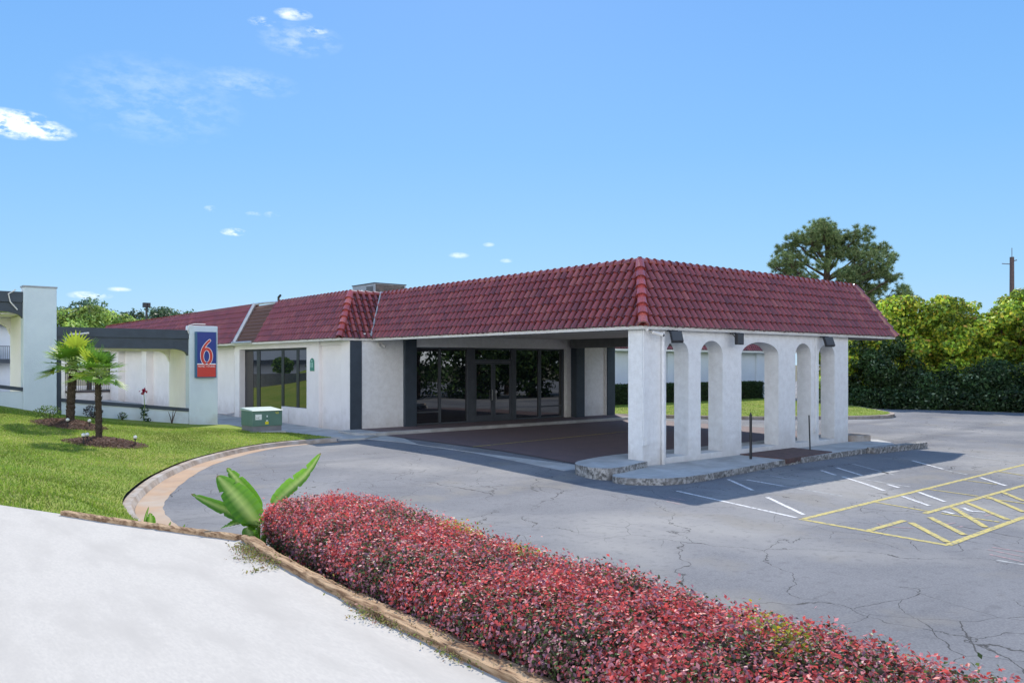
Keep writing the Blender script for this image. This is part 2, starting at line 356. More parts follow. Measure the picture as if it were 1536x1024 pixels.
# grass blades over the left lawn
def blades(name,poly,dens,zf,h,cols,near=None):
    xs=[p[0] for p in poly]; ys=[p[1] for p in poly]; n=int((max(xs)-min(xs))*(max(ys)-min(ys))*dens)
    x=rng.uniform(min(xs),max(xs),n); y=rng.uniform(min(ys),max(ys),n)
    k=inpoly(x,y,poly)
    if near is not None: k&=(np.hypot(x+15,y+13.3)<near)
    x=x[k];y=y[k]; n=len(x); z=zf(x,y)
    P=np.c_[x,y,z-.005]; hh=h*rng.uniform(.5,1.2,(n,1)); a=rng.uniform(0,2*PI,n); s=np.c_[np.cos(a),np.sin(a),np.zeros(n)]*(.006+.25*hh*.2)
    tip=P+np.c_[rng.normal(0,.5,n),rng.normal(0,.5,n),np.ones(n)*1.0]*hh
    V=np.stack([P-s,P+s,tip],1).reshape(-1,3); F=np.arange(3*n).reshape(n,3)
    c=np.repeat(cols(x,y,n),3,axis=0)
    return npmesh(name,V,F,c,'blade',kind='stuff')
def gcol(x,y,n):
    c=colmix(n,[(.21,.33,.035),(.27,.37,.05),(.36,.36,.13),(.12,.22,.025)],[5,4,2,2.2],.2)
    f=np.array([noise.noise(Vector((a*.6,b_*.6,0))) for a,b_ in zip(x,y)])
    return np.clip(c*(1+.5*f[:,None])*np.where(f[:,None]>.25,[1.15,1.0,1.3],1.0),.005,1)
GPn=[p for p in GP if p[0]>-22]
g_=blades('grass',GP,900,lambda x,y:gz(x,y),.045,gcol,near=30); g_['label']='short sunlit grass covering the sloping lawn left of the driveway'
# raised white concrete drive
DP=[(-12.42,-14.5),(-12.42,-11),(-12.44,-9),(-12.4,-7.4)]+DE+[(-40,11),(-40,-30),(-12.42,-30)]
patch('driveway',DP,1.5,lambda x,y:.9+0*x+.035*np.maximum(0,-x-14)*.6,'drive',**ST)
b=MB(); E=[(-12.42,-30),(-12.42,-14.5),(-12.42,-11),(-12.44,-9),(-12.4,-7.4)]+DE[:5]
strip(E,E,lambda p:.9,lambda p:.2,b); b.build('driveway_edge','conc',**ST)
# soil bank below the hedge
b=MB(); rows=[(-12.41,.78),(-12.1,.62),(-11.5,.45),(-11.0,.2),(-10.6,-.16)]
yy=[-30,-14,-12,-10,-8,-7,-6,-5.3]
for j in range(len(rows)-1):
    for i in range(len(yy)-1):
        b.add([(rows[j][0],yy[i],rows[j][1]),(rows[j+1][0],yy[i],rows[j+1][1]),(rows[j+1][0],yy[i+1],rows[j+1][1]),(rows[j][0],yy[i+1],rows[j][1])],[(0,1,2,3)])
b.add([(-12.41,-5.3,.78),(-10.6,-5.3,-.16),(-11.2,-4.4,-.16),(-12.9,-4.3,.78)],[(0,1,2,3)])
b.add([(-12.9,-4.3,.78),(-11.2,-4.4,-.16),(-11.7,-2.0,-.16),(-13.4,-3.0,.78)],[(0,1,2,3)])
b.build('soil_bank','earth',smooth=True,**ST)
# walks, floors
b=MB(); b.prism([(-1.0,11.0),(-1.0,24.5),(-3.9,25.5),(-3.75,17.2),(-3.35,14.2),(-3.0,12.5),(-2.2,11.2),(-2.7,10.6),(-1.75,10.55)],-.1,.055); b.build('pavement','conc',**ST)
b=MB(); b.prism([(-5.0,17.5),(-1.0,17.5),(-1.0,60),(-5.0,60)],-.2,.045); b.build('courtyard','conc',**ST)
patch('courtyard_lawn',[(-40,17.6),(-5.0,17.6),(-3.6,22),(-3.4,30),(-3.6,46.8),(-40,46.8)],1.5,lambda x,y:.06+0*x+np.minimum(2.2,np.maximum(0,-x-7)*.25*np.clip((y-20)/10,0,1)),'grass',**ST)
b=MB(); b.prism([(-1.55,1.15),(-.52,1.15),(-.52,11.28),(-1.75,11.28),(-1.35,9),(-1.35,5.4)],[az(1.2)-.05]+[az(1.2)-.05]+[-.05]*4,[az(1.15)+.006,az(1.15)+.006,.012,.012,.012,.012]); 
b.build('concrete_strip','conc',**ST)
b=MB(); 
for y0,y1 in ((1.0,5),(5,11.35)): b.add([(-.5,y0,az(y0)+.02),(12.6,y0,az(y0)+.02),(12.6,y1,az(y1)+.02),(-.5,y1,az(y1)+.02)],[(0,1,2,3)])
b.build('portico_floor','pavers',**ST)
b=MB(); b.prism([(-1.5,11.75),(-1.35,11.45),(-.9,11.3),(12.9,11.3),(12.9,13.3),(-.9,13.3),(-.97,12.96),(-1.5,12.9)],-.1,.13); b.build('entrance_step','conc',bevel=.02,**ST)
b=MB(); b.box(-.6,11.55,.12,12.8,13.28,.136); b.build('entrance_floor','pavers',**ST)
b=MB(); b.add([(-.55,6.14,az(6)+.026),(7.1,6.98,az(6)+.026),(7.1,7.08,az(6)+.026),(-.55,6.24,az(6)+.026)],[(0,1,2,3)])
for (x0,y0,x1,y1) in [[-2.38,-5.73,9.2,-5.34]]: pass
def line(mb,x0,y0,x1,y1,w=.1,z=None,dz=.004):
    d=Vector((x1-x0,y1-y0)); n=Vector((-d.y,d.x)).normalized()*w/2; z=(az((y0+y1)/2) if z is None else z)+dz
    k=max(1,int(d.length/.35)); P=[];Q=[]
    for i in range(k+1):
        t=i/k; j=random.uniform(-.006,.006); P.append((x0+d.x*t+n.x*(1+j*8),y0+d.y*t+n.y*(1+j*8),z)); Q.append((x0+d.x*t-n.x,y0+d.y*t-n.y,z))
    mb.add(P+Q,[(k+1+i,k+2+i,i+1,i) for i in range(k)])
Y_=[[-2.38,-5.73,9.6,-5.33],[-2.45,-5.7,-2.61,-8.17],[-2.58,-8.16,1.9,-8.03],[-.27,-6.82,5.6,-6.68],[-2.47,-6.92,-1.21,-6.89],[.22,-5.6,-.01,-6.75],[2.66,-5.5,2.47,-6.68],[-.05,-7.01,-.12,-7.97],[4.64,-5.5,4.52,-6.27],[6.93,-5.35,6.56,-6.12],[2.31,-6.85,2.24,-7.56],
 [-1.32,-7.05,-2.41,-8.09],[-.59,-7.04,-1.67,-8.03],[.72,-6.89,-.78,-8],[1.49,-6.81,.21,-7.98],[2.51,-6.84,1.21,-7.9],[3.37,-6.79,2.53,-7.46]]
mb=MB()
for i,l in enumerate(Y_): line(mb,*l,w=.105 if i in (0,1,2,3,4,11,12,13,14,15,16) else .065,dz=.004+.0004*i)
mb.add([(-.55,6.14,.03),(7.1,6.98,.03),(7.1,7.06,.03),(-.55,6.22,.03)],[(0,1,2,3)])
mb.build('yellow_markings','ywl',**ST)
mb=MB()
for i,l in enumerate([[-1.64,-2.39,-2.38,-5.6],[.62,-2.04,-.34,-3.34],[-.89,-4.04,-2.03,-5.52],[.89,-2.36,.67,-3.41],[3.71,-2.58,3.18,-3.24],[3.05,-3.49,2.31,-4.45],[2.31,-4.45,1.7,-5.14],[4.51,-2.54,3.6,-3.68],[2.66,-4.74,2.36,-5.14],[1.29,-5.7,.57,-6.54],[2.08,-5.66,1.27,-6.52],[7.52,-3.08,6.29,-4.41],[5.39,-5.6,4.41,-6.49],[.85,-7,.56,-7.27],[.56,-7.27,.69,-7.45],[.19,-6.94,.05,-7.18]]): line(mb,*l,w=.08,dz=.00415+.0003*i)
mb.build('white_markings','wht',**ST)
mb=MB()
for i,l in enumerate([[.67,-3.41,.42,-4.9],[3.21,-3.37,2.7,-5.21],[10.51,-2.22,9.3,-5.22],[-3.03,-8.97,-3.03,-9.4],[6.2,-4.5,5.7,-5.2],[5.6,-2.4,4.3,-4.1],[1.9,-2.3,1.6,-3.9]]): line(mb,*l,w=.07,dz=.002+.0002*i)
mb.build('faded_markings','whtold',**ST)
mb=MB()
for i,l in enumerate([[-2.79,-3.07,-2.85,-3.46],[-2.39,-2.8,-2.43,-3.23],[-2.6,-2.9,-2.66,-3.3],[-1.81,-6.72,-1.86,-6.86],[.3,-7.58,.59,-7.62],[-1.12,-7.69,-.96,-7.72],[-2.45,-8.65,-2.54,-9.12],[-2.74,-8.78,-2.86,-9.23],[-2.24,-8.63,-2.22,-9.03],[-2,-6.87,-1.74,-7.28],[-1,-7.49,-.75,-7.52]]): line(mb,*l,w=.045,dz=.0021+.0002*i)
mb.build('pink_markings','pink',**ST)
mb=MB(); line(mb,3.17,-3.84,5.12,-3.74,w=.28,dz=.003); mb.build('asphalt_seam','seam',**ST)
# arcade island: two tiers
def rough_slab(name,poly,z0,z1,m1,m2):
    # top + weathered face
    p=[]
    for i in range(len(poly)):
        a=poly[i];c=poly[(i+1)%len(poly)];L=math.dist(a,c);q=max(1,int(L/.12))
        for j in range(q):
            t=j/q; x=a[0]+(c[0]-a[0])*t;y=a[1]+(c[1]-a[1])*t; k=noise.noise(Vector((x*3,y*3,z1*5)))*.025+noise.noise(Vector((x*9,y*9,0)))*.012; p.append((x,y+k))
    n=len(p); AA=sum(p[i][0]*p[(i+1)%n][1]-p[(i+1)%n][0]*p[i][1] for i in range(n))
    if AA<0: p=p[::-1]
    t=MB(); t.add([(x,y,z1) for x,y in p],[tuple(range(n))]); t.build(name,m1,**ST)
    s=MB(); q=[(x+noise.noise(Vector((x*7,y*7,3)))*.02,y+noise.noise(Vector((x*8,y*5,9)))*.03-.01,z1-.5*(z1-z0)) for x,y in p]
    s.add([(x,y,z0) for x,y in p]+q+[(x,y,z1) for x,y in p],[(i,(i+1)%n,n+(i+1)%n,n+i) for i in range(n)]+[(n+i,n+(i+1)%n,2*n+(i+1)%n,2*n+i) for i in range(n)])
    s.build(name+'_face',m2,**ST)
up=spline([(10.4,1.15),(5,1.2),(1.2,1.35),(0,1.3),(-1.1,1.02),(-1.6,.72),(-1.8,.3),(-1.85,-.2),(-1.5,-.5),(-.6,-.3)],5)+[(-.01,-.15),(-.004,.1),(.1,.1),(9.83,.1),(10.4,.1)]
rough_slab('upper_island',up,-.2,.135,'conc','mossy')
lo_=spline([(-.3,-.04),(-1.3,-.4),(-1.8,-.72),(-1.75,-1.2),(-1.1,-1.75),(-.1,-1.85),(.6,-1.78),(2.2,-1.62),(3.8,-1.46),(5.9,-1.44),(8.4,-1.36),(10.2,-1.34)],5)+[(10.8,-.9),(11.4,-.2),(11.0,.3),(9.8,.3),(9.8,-.04)]
rough_slab('lower_island',lo_,-.22,0.0,'conc','mossy')
b=MB(); b.prism([(3.95,-.03),(3.9,-1.5),(6.5,-1.32),(6.6,-.03)],-.1,.03); b.build('brown_landing','patch',bevel=.01,**ST)
b=MB(); b.prism([(8.35,-1.62),(11.3,-1.85),(11.5,-1.55),(8.4,-1.35)],-.2,.03); b.build('kerb_stone','mossy',bevel=.02,**ST)
b=MB(); b.prism([(9.9,-.1),(10.65,-.35),(10.9,0),(10.8,.5),(9.9,.6)],-.1,.2); b.build('kerb_stub','kerb',bevel=.03,**ST)
# far lawn island
FL=[(12.9,13.2),(14.2,11.05),(16,8.2),(18.1,6.66),(20,5.3),(21.9,4.65),(23.6,5),(25.3,6.3),(28.5,9.3),(31,13),(34,20.3),(12.9,20.3)]
rough=[p for p in spline(FL[:9],4)]+FL[9:]
fk=MB(); fk.prism(rough,-.1,.14); fk.build('far_kerb','kerb',**ST)
cx_,cy_=23,14
inn=[(cx_+(x-cx_)*.975,cy_+(y-cy_)*.975) for x,y in rough]
patch('far_lawn',inn,1.2,lambda x,y:.15+.02*np.sin(x)*0+.0*x,'grass',**ST)
g_=blades('far_grass',inn,160,lambda x,y:.15+0*x,.06,gcol); g_['label']='mown bright grass on the traffic island beyond the arches'
# ------------------------------------------------------------------ tiled roofs
EZ,TZ,INS,OV=3.418,5.111,.924,.132
def tcol():
    k=random.random()
    base=(.27,.052,.044) if k<.7 else ((.32,.080,.062) if k<.88 else (.21,.042,.038))
    j=random.uniform(.85,1.15); return tuple(c*j for c in base)
def tiles(A,B,up,parent,clips=(),rows=7,per=.255,name='roof_tiles',lean=0):
    """tiled slope between eave A->B; 'up' is the vector from eave to ridge line"""
    A=Vector(A);B=Vector(B);up=Vector(up);u=(B-A).normalized();L=(B-A).length;S=up.length;v=up.normalized();n=u.cross(v)
    if n.z<0: n=-n
    e=S/rows; nt_=int(L/per)+1; mb=MB(); bb=[]
    prof=[(0,-.01),(.018,.035),(.05,.072),(.085,.088),(.12,.072),(.152,.035),(.17,-.01),(.21,-.022),(.255,-.01)]
    for r in range(rows):
        for t in range(nt_):
            c=tcol(); j=random.uniform(-.010,.010); jz=random.uniform(-.004,.004); s0=t*per
            vs=[]
            barrel_shade=(.5,.75,1.05,1.2,1.05,.75,.5,.42,.46)  # barrel highlight and pan shade put into the vertex colours
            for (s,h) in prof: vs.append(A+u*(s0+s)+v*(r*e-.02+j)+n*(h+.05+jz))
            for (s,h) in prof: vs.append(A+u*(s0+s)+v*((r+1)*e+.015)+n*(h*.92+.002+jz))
            k=len(prof); mb.add(vs,[(i,i+1,k+i+1,k+i) for i in range(k-1)]); mb.c+=[tuple(q*w for q in c) for w in barrel_shade]*2
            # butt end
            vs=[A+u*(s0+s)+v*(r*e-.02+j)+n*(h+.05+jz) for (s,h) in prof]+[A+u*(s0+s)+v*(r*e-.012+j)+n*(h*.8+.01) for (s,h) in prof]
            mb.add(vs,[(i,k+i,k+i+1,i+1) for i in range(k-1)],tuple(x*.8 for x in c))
    # clip
    me=bpy.data.meshes.new(name); me.from_pydata([tuple(p) for p in mb.v],[],mb.f)
    a=me.color_attributes.new('col','FLOAT_COLOR','POINT'); a.data.foreach_set('color',np.array([(*c,1) for c in mb.c],dtype=np.float32).ravel())
    bm=bmesh.new(); bm.from_mesh(me)
    for co,no in clips:
        g=bm.verts[:]+bm.edges[:]+bm.faces[:]; bmesh.ops.bisect_plane(bm,geom=g,dist=1e-5,plane_co=co,plane_no=no,clear_outer=True)
    off=WLOC[parent.name]
    for vt in bm.verts: vt.co-=off
    for f in bm.faces: f.smooth=True
    bm.to_mesh(me); bm.free(); me.materials.append(M['tile']); o=bpy.data.objects.new(name,me); COL.objects.link(o); o.parent=parent; WLOC[o.name]=off
    return o
def caps(p0,p1,parent,nrm,r=.10,seg=.36,name='ridge_tiles',tint=1.0):
    p0=Vector(p0);p1=Vector(p1);t=(p1-p0).normalized();L=(p1-p0).length;k=max(1,round(L/seg)); nrm=Vector(nrm); nrm=(nrm-t*nrm.dot(t)).normalized(); s=t.cross(nrm); mb=MB()
    for i in range(k):
        a=p0+t*(L*i/k-.03)+s*random.uniform(-.006,.006); b2=p0+t*(L*(i+1)/k+.03); c=tuple(x*tint*1.15 for x in tcol()); m_=8; vs=[]
        for (q,rr,lift) in ((a,r*1.14,.025),(b2,r*.86,0)):
            for j in range(m_+1):
                w=-.15*PI+1.3*PI*j/m_; vs.append(q+s*math.cos(w)*rr+nrm*(math.sin(w)*rr+lift))
        mb.add(vs,[(j,j+1,m_+2+j,m_+1+j) for j in range(m_)],c)
        ring=[a+s*math.cos(-.15*PI+1.3*PI*j/m_)*r*1.2+nrm*(math.sin(-.15*PI+1.3*PI*j/m_)*r*1.2+.03) for j in range(m_+1)]
        ri=[a+s*math.cos(-.15*PI+1.3*PI*j/m_)*r*.9+nrm*(math.sin(-.15*PI+1.3*PI*j/m_)*r*.9+.005)+t*.01 for j in range(m_+1)]
        mb.add(ring+ri,[(m_+1+j,m_+2+j,j+1,j) for j in range(m_)],tuple(x*.7 for x in c))
    return mb.build(name,'tile',parent,smooth=True)
MBd=thing('motel_building',(0,0,0),'low white stucco motel office with red tiled mansard roof and five arched portico','building')
R=MBd
def P3(x,y,z): return Vector((x,y,z))
XR=12.7; YM=12.92; XL=-1.423; YE=50.0
# portico left slope (x=-OV), from y=-OV to valley
e0=(-OV,-OV,EZ); 
hipN=P3(0,0,1).cross(P3(1,1,0)).normalized()   # vertical plane containing hip (1,1)
# left slope of the portico
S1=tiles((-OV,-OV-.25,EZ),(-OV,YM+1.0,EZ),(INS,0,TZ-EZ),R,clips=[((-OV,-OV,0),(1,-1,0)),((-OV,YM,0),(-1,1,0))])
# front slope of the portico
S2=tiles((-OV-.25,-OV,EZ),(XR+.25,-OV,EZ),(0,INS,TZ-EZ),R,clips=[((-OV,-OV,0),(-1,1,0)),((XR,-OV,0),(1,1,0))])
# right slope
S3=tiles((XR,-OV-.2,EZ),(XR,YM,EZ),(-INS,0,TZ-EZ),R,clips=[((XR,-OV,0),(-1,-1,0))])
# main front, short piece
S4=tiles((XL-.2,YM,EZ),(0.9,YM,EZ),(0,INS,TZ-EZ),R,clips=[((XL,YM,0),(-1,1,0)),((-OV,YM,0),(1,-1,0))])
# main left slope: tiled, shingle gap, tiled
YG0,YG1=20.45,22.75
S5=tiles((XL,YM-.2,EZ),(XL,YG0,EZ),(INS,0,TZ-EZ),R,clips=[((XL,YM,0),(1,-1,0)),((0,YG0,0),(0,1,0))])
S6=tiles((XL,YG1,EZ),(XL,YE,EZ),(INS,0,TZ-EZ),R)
# decking below the tiles
b=MB(); d=.012
def slope(x0,y0,x1,y1,x2,y2,x3,y3): b.add([(x0,y0,EZ-d),(x1,y1,EZ-d),(x2,y2,TZ-d),(x3,y3,TZ-d)],[(0,1,2,3)])
slope(-OV,-OV,-OV,YM,-OV+INS,YM+INS,-OV+INS,-OV+INS); slope(-OV,-OV,XR,-OV,XR-INS,-OV+INS,-OV+INS,-OV+INS)
slope(XR,-OV,XR,YM,XR-INS,YM,XR-INS,-OV+INS); slope(XL,YM,-OV,YM,-OV+INS,YM+INS,XL+INS,YM+INS); slope(XL,YM,XL,YE,XL+INS,YE,XL+INS,YM+INS)
b.add([(XR,YM,EZ),(XR,YM+.01,EZ),(XR-INS,YM+.01,TZ),(XR-INS,YM,TZ)],[(0,1,2,3)])
b.build('roof_underlay','shingle',R)
b=MB(); b.box(-OV+INS,-OV+INS,TZ-.5,XR-INS,YM+INS,TZ-.12); b.box(XL+INS,YM+INS,TZ-.5,12.5,YE,TZ-.1); b.build('flat_roof','seam',R)
caps((-OV-.02,-OV-.02,EZ+.03),(-OV+INS,-OV+INS,TZ+.03),R,(-1,-1,1.2),r=.12,seg=.30,tint=1.5)
caps((XR,-OV,EZ+.03),(XR-INS,-OV+INS,TZ+.03),R,(1,-1,1.2),r=.12,seg=.30)
caps((XL-.02,YM-.02,EZ+.03),(XL+INS,YM+INS,TZ+.03),R,(-1,-1,1.2),r=.12,seg=.30,tint=1.5)
for p,q in (((-OV+INS,-OV+INS),(-OV+INS,YM+INS)),((-OV+INS,-OV+INS),(XR-INS,-OV+INS)),((XR-INS,-OV+INS),(XR-INS,YM+INS)),((XL+INS,YM+INS),(-OV+INS,YM+INS)),((XL+INS,YM+INS),(XL+INS,YG0)),((XL+INS,YG1),(XL+INS,YE))):
    caps((*p,TZ+.02),(*q,TZ+.02),R,(0,0,1),r=.085,seg=.3)
# valley flashing and raking flashing
b=MB(); b.tube([(-OV-.05,YM-.03,EZ+.09),(-OV+INS-.03,YM+INS-.05,TZ+.12)],.035,6); b.build('valley_flashing','flash',R)
b=MB(); b.tube([(XL-.08,YG1+.05,EZ+.05),(XL+INS-.06,YG1+.05,TZ+.12)],.09,6); b.tube([(XL+INS-.06,YG1+.05,TZ+.1),(XL+INS-.02,YG1-1.0,TZ+.1),(XL+INS,YG0,TZ+.06)],.05,6); b.tube([(XL-.1,YG1+.3,EZ+.02),(XL-.1,YG0+.4,EZ+.02)],.05,6); b.build('roof_flashing','flash',R)
b=MB()
for i in range(11):
    t0=i/11;t1=(i+1.06)/11; 
    b.add([(XL+INS*t0-.03,YG0,EZ+(TZ-EZ)*t0+.035),(XL+INS*t0-.03,YG1,EZ+(TZ-EZ)*t0+.035),(XL+INS*t1,YG1,EZ+(TZ-EZ)*t1+.008),(XL+INS*t1,YG0,EZ+(TZ-EZ)*t1+.008)],[(0,1,2,3)])
    b.add([(XL+INS*t0-.03,YG0,EZ+(TZ-EZ)*t0+.035),(XL+INS*t0-.03,YG1,EZ+(TZ-EZ)*t0+.035),(XL+INS*t0-.02,YG1,EZ+(TZ-EZ)*t0),(XL+INS*t0-.02,YG0,EZ+(TZ-EZ)*t0)],[(0,1,2,3)])
b.build('shingle_patch','shingle',R)
b=MB(); b.tube([(XL+INS+.1,YG0+.1,TZ-.1),(XL+INS+.1,YG0+.1,TZ+.3)],.05,8); b.tube([(XL+INS+.1,YG0+.1,TZ+.28),(XL+INS+.1,YG0-.1,TZ+.36)],.05,8); b.build('vent_pipe','black',R)
# fascia / soffit
F0,F1=EZ-.075,EZ+.005
b=MB()
b.box(-OV-.02,-OV-.02,F0,-OV+.05,YM-.02,F1); b.box(-OV+.052,-OV-.02,F0,XR+.02,-OV+.05,F1); b.box(XR-.05,-OV+.052,F0,XR+.02,YM,F1)
b.box(XL-.02,YM-.02,F0,-OV+.05,YM+.05,F1); b.box(XL-.02,YM+.052,F0,XL+.05,YE,F1); b.build('fascia','fascia',R)
b=MB(); b.box(-OV+.05,-OV+.052,EZ-.02,XR-.05,.0,EZ); b.box(XL+.05,YM+.052,EZ-.04,-1.0,YE,EZ-.01); b.box(-1.0,YM+.052,EZ-.04,-OV+.05,13.0,EZ-.01); b.build('eave_soffit','cream',R)
b=MB(); b.box(.0,.475,3.56,XR-.06,12.85,3.62); b.build('portico_ceiling','stucco',R)
b=MB(); b.box(-.08,.5,3.345,.12,12.9,3.56);b.build('edge_beam','slate2',R)
b=MB(); b.box(9.55,.5,3.19,9.95,12.62,3.56); b.build('cross_beam','slate2',R)
b=MB(); b.box(XR-.25,.5,3.345,XR-.06,12.9,3.56); b.build('edge_beam','slate2',R); MB().box(9.95,.2,3.3,XR-.1,.499,3.56).build('edge_beam','slate2',R)
# arcade
ops=[(.88,1.77,0),(2.27,3.22,0),(4.07,5.89,1),(6.77,7.64,0),(8.08,9.02,0)]
b=MB(); x=0.0; TH=.47; zt=EZ-.022
for a,c,w in ops:
    b.box(x,0,-.05,a,TH,zt); b.arch(a,c,0,TH,2.74,.37,zt,n=20); x=c
    b.box(a,.0,-.05,c,TH,.148)
b.box(x,0,-.05,9.85,TH,zt)
b.build('arcade_wall','stucco',R)
b=MB(); b.tube([(.70,-.055,-.0),(.70,-.055,3.3)],.045,10); b.box(.62,-.01,2.2,.78,0.0-.002,2.24); b.build('downpipe','stucco',R)
b=MB(); b.tube([(.0,-.03,.62),(.0,-.03,3.35)],.016,6); b.box(-.05,-.06,.5,.10,-.004,.72); b.box(.05,-.075,.53,.13,-.06,.69); b.box(-.03,-.05,1.3,.03,-.004,1.9); b.build('conduit','stucco',R)
b=MB(); b.tube([(7.86,-.03,.5),(7.86,-.03,3.3)],.02,6); b.box(7.78,-.06,.42,7.94,-.004,.56); b.build('conduit','stucco',R)
# front wall of main block  (y=13)
b=MB(); b.box(-.52,13.0,-.1,1.26,13.4,3.62); b.box(1.262,13.0,3.15,9.68,13.3,3.6); b.box(9.68,12.97,-.1,9.955,13.4,3.6); b.box(10.46,13.0,-.1,12.1,13.4,3.6); b.box(12.1,12.9,-.1,12.16,13.4,3.6)
b.box(12.3,13.4,-.1,12.6,26,TZ-.4); b.build('front_wall','stucco',R)
for bx_ in ((-.985,12.955,-.05,-.522,13.1,3.40),(1.258,12.86,.1,1.77,13.35,3.55),(9.957,12.62,.1,10.462,13.3,3.55),(12.162,12.85,.1,12.66,13.38,3.55)): MB().box(*bx_).build('dark_pilaster','slate',R)
# side wall (x=-1)
b=MB(); b.box(-1.0,12.99,-.1,-.986,13.1,3.38)
b.box(-1.0,13.102,-.1,-.5,13.62,3.38); b.box(-.86,13.622,-.1,-.5,15.45,3.38); b.box(-1.0,15.452,-.1,-.5,16.5,3.38); b.box(-.93,13.622,3.2,-.86,15.45,3.38)
b.box(-1.0,16.502,3.15,-.5,23.5,3.38); b.box(-1.0,23.502,-.1,-.5,24.1,3.38)
b.box(-.88,16.502,-.1,-.72,18.45,.72); b.box(-.88,18.49,-.1,-.72,19.15,.72)
b.box(-.6,24.102,-.1,-.3,33.5,3.38); b.box(-.6,33.502,-.1,-.3,48,3.38)
for y0,y1 in ((33.6,34.1),(38.4,39.3),(44.8,46.9)): b.box(-1.0,y0,-.1,-.602,y1,3.38)
b.build('side_wall','cream',R)
b=MB(); b.box(-.68,39.8,.1,-.605,40.5,2.6); b.build('side_door','slate',R)
b=MB(); b.tube([(-.66,25.0,.2),(-.66,25.0,3.2),(-.75,24.9,3.3)],.04,8); b.tube([(-.66,24.6,.9),(-.66,24.6,3.3)],.03,8); b.box(-.75,24.5,3.05,-.6,25.1,3.2); b.tube([(-.66,25.0,.2),(-.8,25.4,.12),(-.9,26.2,.1)],.04,8); b.build('wall_pipe','cream',R)
# side window
sw=MB(); xf=-.74
ym=[16.5,17.72,17.95,19.18,19.42,20.40,20.62,21.7,22.08,22.5,23.5]
sw.box(xf,16.502,3.06,xf+.1,23.5,3.149); sw.box(xf,16.502,.06,xf+.1,16.6,3.06)
sw.box(xf-.02,17.72,.72,xf+.1,17.95,3.06); sw.box(xf-.02,19.18,.06,xf+.1,19.42,3.06); sw.box(xf,20.40,.06,xf+.08,20.55,3.06); sw.box(xf-.02,21.7,.06,xf+.1,22.08,3.06)
sw.box(xf,19.42,2.42,xf+.08,20.40,2.52); sw.box(xf,23.2,.06,xf+.1,23.5,3.06)
swf=sw.build('side_window','bframe',R)
b=MB(); b.box(xf-.004,16.6,.06,xf+.03,23.2,3.06); b.build('pane','glass',swf)
b=MB(); b.box(xf-.012,22.5,.06,xf-.006,23.2,3.06); b.build('brown_panel','brown',swf)
# entrance glazing (y=13.2)
yg=13.2; ef=MB()
def vb(x0,x1,z0=.14,z1=3.149,y0=yg-.06,y1=yg+.04): ef.box(x0,y0,z0,x1,y1,z1)
vb(1.772,1.86); vb(3.0,3.08); vb(4.36,4.72,y0=yg-.09); vb(6.68,6.90,y0=yg-.09); vb(8.2,8.33); vb(9.58,9.678)
for x0,x1 in ((1.86,3.0),(3.08,4.36),(6.9,8.2),(8.33,9.58)): ef.box(x0,yg-.05,3.08,x1,yg+.03,3.145); ef.box(x0,yg-.05,.14,x1,yg+.03,.20)
ef.box(1.86,yg-.045,.60,3.0,yg+.02,.66); ef.box(8.33,yg-.045,.62,9.58,yg+.02,.68)
ef.box(4.72,yg-.07,2.58,6.68,yg+.03,2.68); ef.box(4.72,yg-.05,3.08,6.68,yg+.03,3.145)
eo=ef.build('entrance_window','frame',R)
b=MB(); b.box(1.86,yg,.2,4.36,yg+.01,3.08); b.box(4.72,yg,2.68,6.68,yg+.01,3.08); b.box(6.9,yg,.2,9.58,yg+.01,3.08); b.build('pane','glass',eo)
for x0,x1,hx in ((4.725,5.695,5.60),(5.705,6.675,5.79)):
    dm=MB(); dm.box(x0,yg-.055,.145,x0+.10,yg-.0,2.575); dm.box(x1-.10,yg-.055,.145,x1,yg-.0,2.575); dm.box(x0+.10,yg-.055,2.48,x1-.1,yg,2.575); dm.box(x0+.10,yg-.055,.145,x1-.1,yg,.40)
    do=dm.build('glass_door','frame',R)
    b=MB(); b.box(x0+.1,yg-.03,.4,x1-.1,yg-.02,2.48); b.build('pane','glass',do)
    b=MB(); b.tube([(hx,yg-.06,1.0),(hx,yg-.12,1.02),(hx,yg-.12,1.42),(hx,yg-.06,1.44)],.014,8); b.build('handle','metal',do)
# plaque, wall lamp, cameras, floodlights
pl=thing('wall_plaque',(-1.0,15.95,2.2),'small green arched plaque on the cream pier right of the side window','plaque')
b=MB(); pr=[]
for i in range(13): a=PI*i/12; pr.append((15.98+.17*math.cos(a),2.55+.17*math.sin(a)))
pr=[(15.81,2.22)]+pr[::-1]+[(16.15,2.22)]
def yzprism(mb,P,x0,x1):
    n=len(P); mb.add([(x0,p[0],p[1]) for p in P]+[(x1,p[0],p[1]) for p in P],[tuple(range(n)),tuple(range(2*n-1,n-1,-1))]+[(i,n+i,n+(i+1)%n,(i+1)%n) for i in range(n)])
yzprism(b,pr,-1.03,-1.002); b.build('plate','plaque',pl)
b=MB(); 
for yy0,w in ((15.9,.05),(16.02,.05)): b.box(-1.036,yy0,2.36,-1.031,yy0+w,2.56)
b.box(-1.036,15.93,2.6,-1.031,16.02,2.64); b.build('emblem','plaquel',pl)
wl=thing('wall_lamp',(.2,13,3.2),'small white lamp under the eave on the wall between the dark pilasters','wall lamp')
b=MB(); b.box(.15,12.93,3.2,.35,12.998,3.3); b.build('base','fascia',wl)
b=MB(); b.tube([(.2,12.94,3.22),(.12,12.82,3.1)],[.03,.06],10); b.tube([(.3,12.94,3.22),(.38,12.84,3.12)],[.03,.05],10); b.build('lamp_head','fascia',wl)
